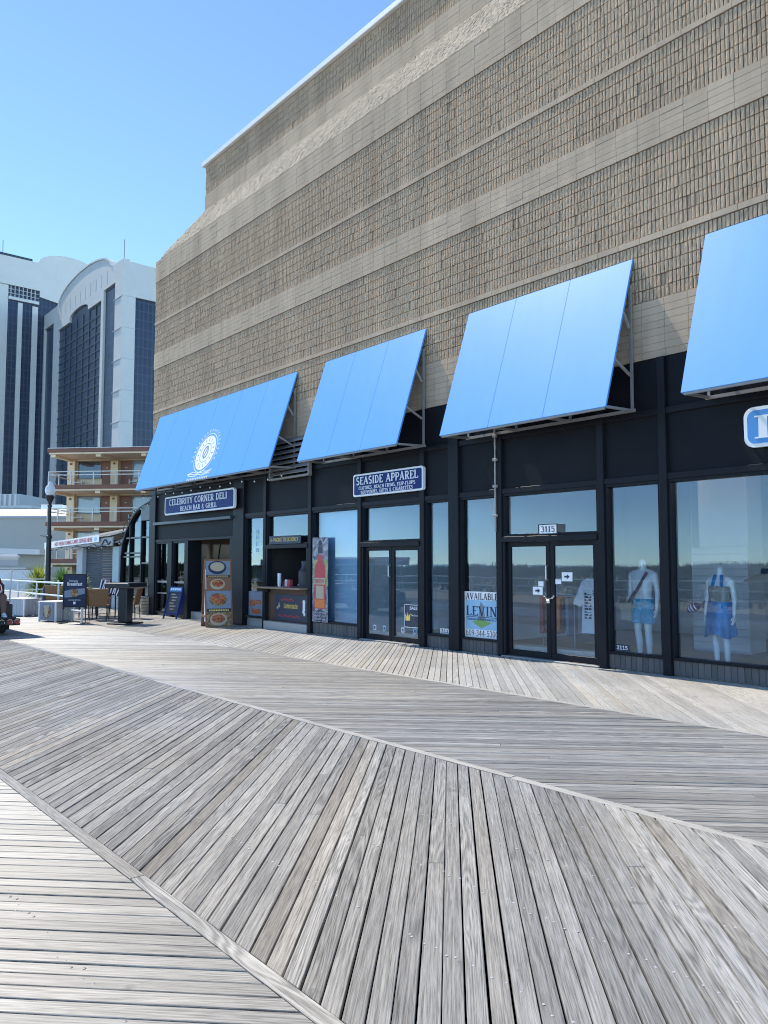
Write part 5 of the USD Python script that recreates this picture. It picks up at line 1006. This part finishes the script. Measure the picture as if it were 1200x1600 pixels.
p.part("top", fuse([hull((P(0, -.09, .10), .122), (P(0, .09, .10), .122), (P(-.06, -.08, .34), .118), (P(-.06, .08, .34), .118)), hull((P(-.06, -.08, .34), .118), (P(-.06, .08, .34), .118), (P(-.05, -.18, .515), .066), (P(-.05, .18, .515), .066), (P(-.05, 0, .53), .066))] + [q for k in (-1, 1) for q in chain([P(-.05, .19 * k, .50), P(.03, .24 * k, .31)], [.066, .056])], .025), "cloth_maroon", smooth=True)
p.part("trousers", fuse([q for k in (-1, 1) for q in chain([P(0, .09 * k, .09), P(.42, .14 * k + .06, .10), P(.49, .13 * k + .07, -.27)], [.112, .084, .06])] + [hull((P(0, -.09, .09), .115), (P(0, .09, .09), .115))], .025), "trousers_brown", smooth=True)
for k in (-1, 1): p.part("shoe", fuse([hull((P(.49, .13 * k + .07, -.29), .046), (P(.48, .13 * k + .07, -.36), .042), (P(.65, .14 * k + .07, -.37), .038))], .02, 4), "shoe_white", smooth=True)
hr = hull((P(-.06, 0, .81), .108), (P(-.03, 0, .86), .078), (P(-.11, 0, .74), .06)).to_mesh(); p.part("hair", (hr.vert_properties[:, :3], hr.tri_verts), "hair_dark", smooth=True)
for k in (-1, 1): p.part("eye", M().lathe([(0, .008), (.008, 0), (0, -.008)], P(.052, .032 * k, .775), 8), "hair_dark")
t = T("round_bag", "round maroon bag with white rim on the cart rider's lap", "bag", base=(-20.5, 5.12, .95))
t.part("panel", M().lathe([(0, -.05), (.135, -.05), (.15, 0), (.135, .05), (0, .05)], n=24).moved(trimesh.transformations.translation_matrix((-20.52, 5.02, 1.10)) @ trimesh.transformations.rotation_matrix(math.pi / 2, (0, 1, 0))), "cart_maroon", smooth=30); t.part("rim", M().tube([(-20.468, 5.02 + .14 * math.cos(a_), 1.10 + .14 * math.sin(a_)) for a_ in np.linspace(0, 2 * np.pi, 24)], .009, 6), "white_print")

# ------------------------------------------------------------------ motel with balconies
t = T("motel", "cream motel with brown slab edges and white balcony rails", "building", base=(-56.4, 16.9, -.6), rotz=43.5, local=True)
LM, D0 = 17.0, 3.0; Z = lambda z: z + .6
t.part("wall", M().box(0, LM, D0 + .12, D0 + 12, Z(-.6), Z(9.6)), "motel_cream")
for i, zf in enumerate((9.72, 7.16, 4.60, 2.04)):
    t.part("slab_edge", M().box(-.02, LM, -.02, D0 + 2.5 if i == 0 else D0, Z(zf) - .29, Z(zf), c=.015), "motel_brown"); t.part("soffit", M().box(.06, LM, .06, D0 + .1, Z(zf) - .40, Z(zf) - .292), "motel_soffit")
for i, zf in enumerate((7.16, 4.60, 2.04, -.5)):
    t.part("lintel", M().box(.56, LM, D0 - .02, D0 + .12, Z(zf) + 2.06, Z(zf) + 2.16), "motel_soffit")
    for k in range(6):
        x0 = k * 3.3; t.part("column", M().box(x0, x0 + .56, D0 - .28, D0 + .1, Z(zf), Z(zf) + 2.16, c=.01), "motel_cream"); t.part("beam_bracket", M().box(x0 + .1, x0 + .46, .25, D0 - .28, Z(zf) + 1.98, Z(zf) + 2.16), "motel_soffit")
        t.part("door_number", M().box(x0 + .20, x0 + .36, D0 - .31, D0 - .282, Z(zf) + 1.74, Z(zf) + 1.88, c=.005), "motel_brown")
        if k == 5: continue
        left = k % 2 == 0; wx0, wx1 = (x0 + .66, x0 + 2.45) if left else (x0 + 1.52, x0 + 3.24); dx0, dx1 = (x0 + 2.5, x0 + 3.26) if left else (x0 + .62, x0 + 1.48)
        w_ = t.part("window", M().wallpoly(sbox(wx0, Z(zf) + .75, wx1, Z(zf) + 2.05).difference(sbox(wx0 + .05, Z(zf) + .8, wx1 - .05, Z(zf) + 2.0)), D0 + .0, D0 + .12), "frame_grey")
        t.part("pane", M().box(wx0 + .05, wx1 - .05, D0 + .05, D0 + .06, Z(zf) + .8, Z(zf) + 2.0), "motel_glass", parent=w_)
        if i != 0 or k > 0: t.part("curtain", M().box(wx0 + .05, wx1 - .05, D0 + .09, D0 + .11, Z(zf) + .8, Z(zf) + 2.0), "curtain_white", parent=w_)
        else: t.part("dark_room", M().box(wx0 + .05, wx1 - .05, D0 + .09, D0 + .11, Z(zf) + .8, Z(zf) + 2.0), "panel_dark_blue", parent=w_)
        d_ = t.part("door", M().box(dx0, dx1, D0 + .04, D0 + .115, Z(zf), Z(zf) + 2.05, c=.004), "motel_door"); t.part("door_plate", M().box((dx0 + dx1) / 2 - .08, (dx0 + dx1) / 2 + .08, D0 + .03, D0 + .04, Z(zf) + 1.5, Z(zf) + 1.56), "motel_rail", parent=d_)
        t.part("balcony_seat", M().box(wx0 + .1, wx0 + .75, D0 - .75, D0 - .25, Z(zf) + .38, Z(zf) + .43).box(wx0 + .1, wx0 + .15, D0 - .75, D0 - .7, Z(zf), Z(zf) + .6).box(wx0 + .7, wx0 + .75, D0 - .75, D0 - .7, Z(zf), Z(zf) + .6), "curtain_white")
    if zf > 0:
        for z in (.93, .70): t.part("rail", M().bar((.05, .08, Z(zf) + z), (LM, .08, Z(zf) + z), .05, .06), "motel_rail"); t.part("side_rail", M().bar((.08, .11, Z(zf) + z), (.08, D0 - .3, Z(zf) + z), .05, .06), "motel_rail")
        for x in np.arange(.08, LM, 1.64): t.part("rail_post", M().box(x - .035, x + .035, .045, .115, Z(zf), Z(zf) + .91), "motel_rail")
        t.part("rail_post", M().box(.045, .115, 1.4, 1.47, Z(zf), Z(zf) + .91), "motel_rail")
t.part("roof", M().box(.0, LM, .0, D0 + 12, Z(9.72), Z(9.76)), "roof_white"); t.part("roof_unit", M().box(1.6, 5.2, 3.4, 5.5, Z(9.76), Z(10.15), c=.03), "motel_rail")

# ------------------------------------------------------------------ grey hall on the left, its fence
t = T("grey_hall", "plain grey rendered hall with white roof behind the dining area", "building", base=(-81.2, 20.1, -.9), rotz=48, local=True); Z = lambda z: z + .9
t.part("wall", M().box(-30, 14, 0, 24, Z(-.9), Z(6.1)), "stucco_grey"); t.part("parapet", M().box(-30.1, 14.1, -.12, 24, Z(6.1), Z(6.3), c=.02), "tower_grey"); t.part("roof", M().raw(np.array([[-30.1, 0, Z(6.3)], [14.1, 0, Z(6.3)], [14.1, 8, Z(7.5)], [-30.1, 8, Z(7.5)], [14.1, 24, Z(7.5)], [-30.1, 24, Z(7.5)]]), [[0, 1, 2], [0, 2, 3], [3, 2, 4], [3, 4, 5]]), "roof_white")
t.part("ledge", M().raw(np.array([[-30, -1.3, Z(4.1)], [4.6, -1.3, Z(3.05)], [4.6, 0, Z(3.05)], [-30, 0, Z(4.1)], [-30, -1.3, Z(3.6)], [4.6, -1.3, Z(2.55)], [4.6, 0, Z(2.55)], [-30, 0, Z(3.6)]]), [[0, 1, 2], [0, 2, 3], [4, 5, 1], [4, 1, 0], [5, 6, 2], [5, 2, 1], [7, 4, 0], [7, 0, 3], [4, 6, 5], [4, 7, 6]]), "canopy_cream")
t.part("vent", M().box(.9, 1.3, -.03, .02, Z(1.9), Z(2.2)), "lamp_black"); t.part("shutter_head", M().box(-4, 2.9, -.5, .0, Z(1.15), Z(1.35), c=.02), "canopy_cream"); t.part("shutter_door", M().box(-4, 2.6, -.02, .02, Z(-.7), Z(1.15)), "frame_grey"); t.part("pipe", M().tube([(-6.2, -.1, Z(-.5)), (-6.2, -.1, Z(6.0))], .06, 8), "tower_grey")
t = T("panel_fence", "white vertical board fence in front of the grey hall", "fence", base=(-58.7, 15.7, -.6), rotz=50, local=True)
for k in range(40): t.part("board", M().box(-4.6 + k * .15, -4.6 + k * .15 + .142, -.012, .012, 0, 1.75, c=.004), "white_paint")
t.part("top_rail", M().box(-4.65, 1.45, -.03, .03, 1.75, 1.84, c=.01), "white_paint"); t.part("bottom_rail", M().box(-4.6, 1.4, -.025, -.013, .15, .25), "white_paint")

# ------------------------------------------------------------------ hotel towers far off
t = T("hotel_tower", "white and navy glass hotel tower with arched parapet, the nearer one", "tower", base=(-292, 98, -1))
t.part("core", M().box(-336.5, -250.5, 98.6, 140, -1, 100), "tower_glass")
def front(name, poly, y0, y1, m_): t.part(name, M().wallpoly(poly, y0, y1), m_)
arch_ = Polygon([(-337, 92)] + [(-337, 104.6), (-316, 104.6)] + arc(-288.5, 104, 27.5, 6.8, 180, 0, 20) + [(-261, 103.6), (-250, 103.4), (-250, 92)])
bow = Polygon([(-303, 80), (-303, 95.6)] + arc(-293, 95.4, 10, 2.2, 180, 0, 12) + [(-283, 95.6), (-283, 80)])
hole = union_all([sbox(-333.5, 80, -322, 98.5), sbox(-316.5, 80, -303, 94.2), bow, sbox(-283, 80, -269.8, 94.2), sbox(-267.5, 80, -257, 97)])
front("arched_parapet", arch_.difference(hole), 97.4, 99.5, "tower_white")
front("arch_trim", LineString([(-316, 104.6)] + arc(-288.5, 104, 27.5, 6.8, 180, 0, 20)).buffer(.28, cap_style="flat"), 97.0, 97.39, "tower_white")
for a_, b_ in ((-337, -333.5), (-322, -316.5), (-269.8, -267.5), (-257, -250)): t.part("white_pier", M().box(a_, b_, 97.4, 99.4, -1, 92), "tower_white")
for x in (-309.5, -303, -296.5, -289.5, -283, -276.5): t.part("glass_fin", M().box(x - .35, x + .35, 97.9, 98.59, 18, 94), "panel_dark_blue")
for x0, x1, zt in ((-333.5, -322, 98.4), (-316.5, -303, 94.1), (-303, -283, 97.5), (-283, -269.8, 94.1), (-267.5, -257, 96.9)): t.part("glass_bay", M().box(x0 + .05, x1 - .05, 98.2, 98.58, 0, zt), "tower_glass"); t.part("bay_cap", M().box(x0, x1, 98.05, 98.5, zt - .5, zt), "panel_dark_blue")
t.part("side_parapet", M().box(-251, -249.6, 97.2, 141, 90.8, 102.6, c=.05), "tower_white"); t.part("side_pier", M().box(-251, -249.6, 97.2, 101.6, -1, 90.7), "tower_white"); t.part("rear_parapet", M().box(-334, -251, 138, 141, 92, 103), "tower_white")
for z in (90.75, 80, 69.5, 59, 48.5, 38): t.part("panel_joint", M().box(-258, -249.55, 97.15, 101.65, z - .12, z + .12), "tower_grey")
for x in np.arange(-313, -259, 5.4): t.part("panel_joint", M().box(x - .09, x + .09, 97.33, 97.45, 98.6, 103.3), "tower_grey")
for z in np.arange(6, 92, 3.1): t.part("floor_band", M().box(-316.5, -269.8, 98.0, 98.19, z - .28, z + .28), "panel_dark_blue")
t.part("roof", M().box(-333, -251, 99.5, 140, 100, 101.5), "tower_grey"); t.part("mast", M().tube([(-250.6, 97.8, 102.5), (-250.6, 97.8, 110)], .15, 6), "frame_grey")
t = T("hotel_tower", "farther white and navy hotel tower cut by the left edge", "tower", base=(-334, 85, -1))
def side(name, poly, x0, x1, m_):
    v, f = M().wallpoly(poly, x0, x1).get(); v = np.stack([v[:, 1], v[:, 0], v[:, 2]], 1); t.part(name, (v, f[:, ::-1]), m_)
t.part("core", M().box(-380, -334.9, 62, 140, -1, 118), "tower_glass")
side("arched_parapet", Polygon([(60, 114.5), (60, 126), (94, 126.2)] + arc(107, 125.5, 13, 6.2, 180, 0, 16) + [(121, 125), (121, 108), (95.2, 112), (95.2, 114.5)]), -336, -334, "tower_white")
for a_, b_, zt in ((62, 83.2, 114.4), (87, 88.8, 108), (92.6, 94.8, 107.6)): t.part("white_pier", M().box(-334.89, -334.45, a_, b_, -1, zt), "tower_white")
t.part("spandrel_band", M().box(-334.89, -333.9, 83.3, 95, 108.6, 109.8), "tower_white"); t.part("roof_edge", M().box(-345, -334.2, 76, 92, 126.3, 127.2), "panel_dark_blue"); t.part("roof", M().box(-380, -336, 62, 140, 118, 119), "tower_grey")
t.part("mast", M().tube([(-336, 81, 126), (-336, 81, 133)], .15, 6), "frame_grey")
for k in range(7): t.part("window_mullion", M().box(-334.85, -334.3, 84 + k * 1.55, 84.3 + k * 1.55, 109.8, 114.4), "tower_grey")
for z in (111.3, 113): t.part("window_transom", M().box(-334.84, -334.35, 83.2, 95, z - .1, z + .1), "tower_grey")
t = T("hotel_podium", "long ribbed grey hotel podium at the foot of the towers", "building", base=(-245, 60, -1), rotz=49, local=True)
t.part("wall", M().box(-60, 10, 0, 20, 0, 19.5), "tower_grey"); t.part("upper_wall", M().box(-60, 6, .6, 20, 19.5, 23), "tower_grey")
for k in range(44): t.part("fin", M().box(-60 + k * 1.5, -59.3 + k * 1.5, .2, .58, 19.6, 22.9), "tower_white")
t.part("cornice", M().box(-60, 10.2, -.5, 20, 18.9, 19.5), "tower_white")
t = T("service_building", "pale flat-roofed service block between the podium and the motel", "building", base=(-150, 46, -1), rotz=49, local=True)
t.part("wall", M().box(-8, 9, 0, 14, 0, 11.5), "tower_grey"); t.part("roof_edge", M().box(-8.2, 9.2, -.2, 14, 11.5, 12.1, c=.03), "tower_white"); t.part("roof_unit", M().box(-3, 1, 2, 6, 12.1, 13.8, c=.05), "roof_white"); t.part("roof_unit", M().box(3, 6.5, 2, 6, 12.1, 13.2, c=.05), "tower_white")

# ------------------------------------------------------------------ sea-side railing and lamps that the windows mirror
t = T("sea_railing", "pale pipe railing along the beach side of the boardwalk, mirrored in the windows", "railing", base=(0, -4.3, 0))
for x in np.arange(-42, 8, 2.4): t.part("post", M().tube([(x, -4.3, 0), (x, -4.3, 1.08)], .03, 8), "galvanised")
for z in (1.08, .74, .4): t.part("rail", M().tube([(-42, -4.3, z), (8, -4.3, z)], .026, 8), "galvanised")
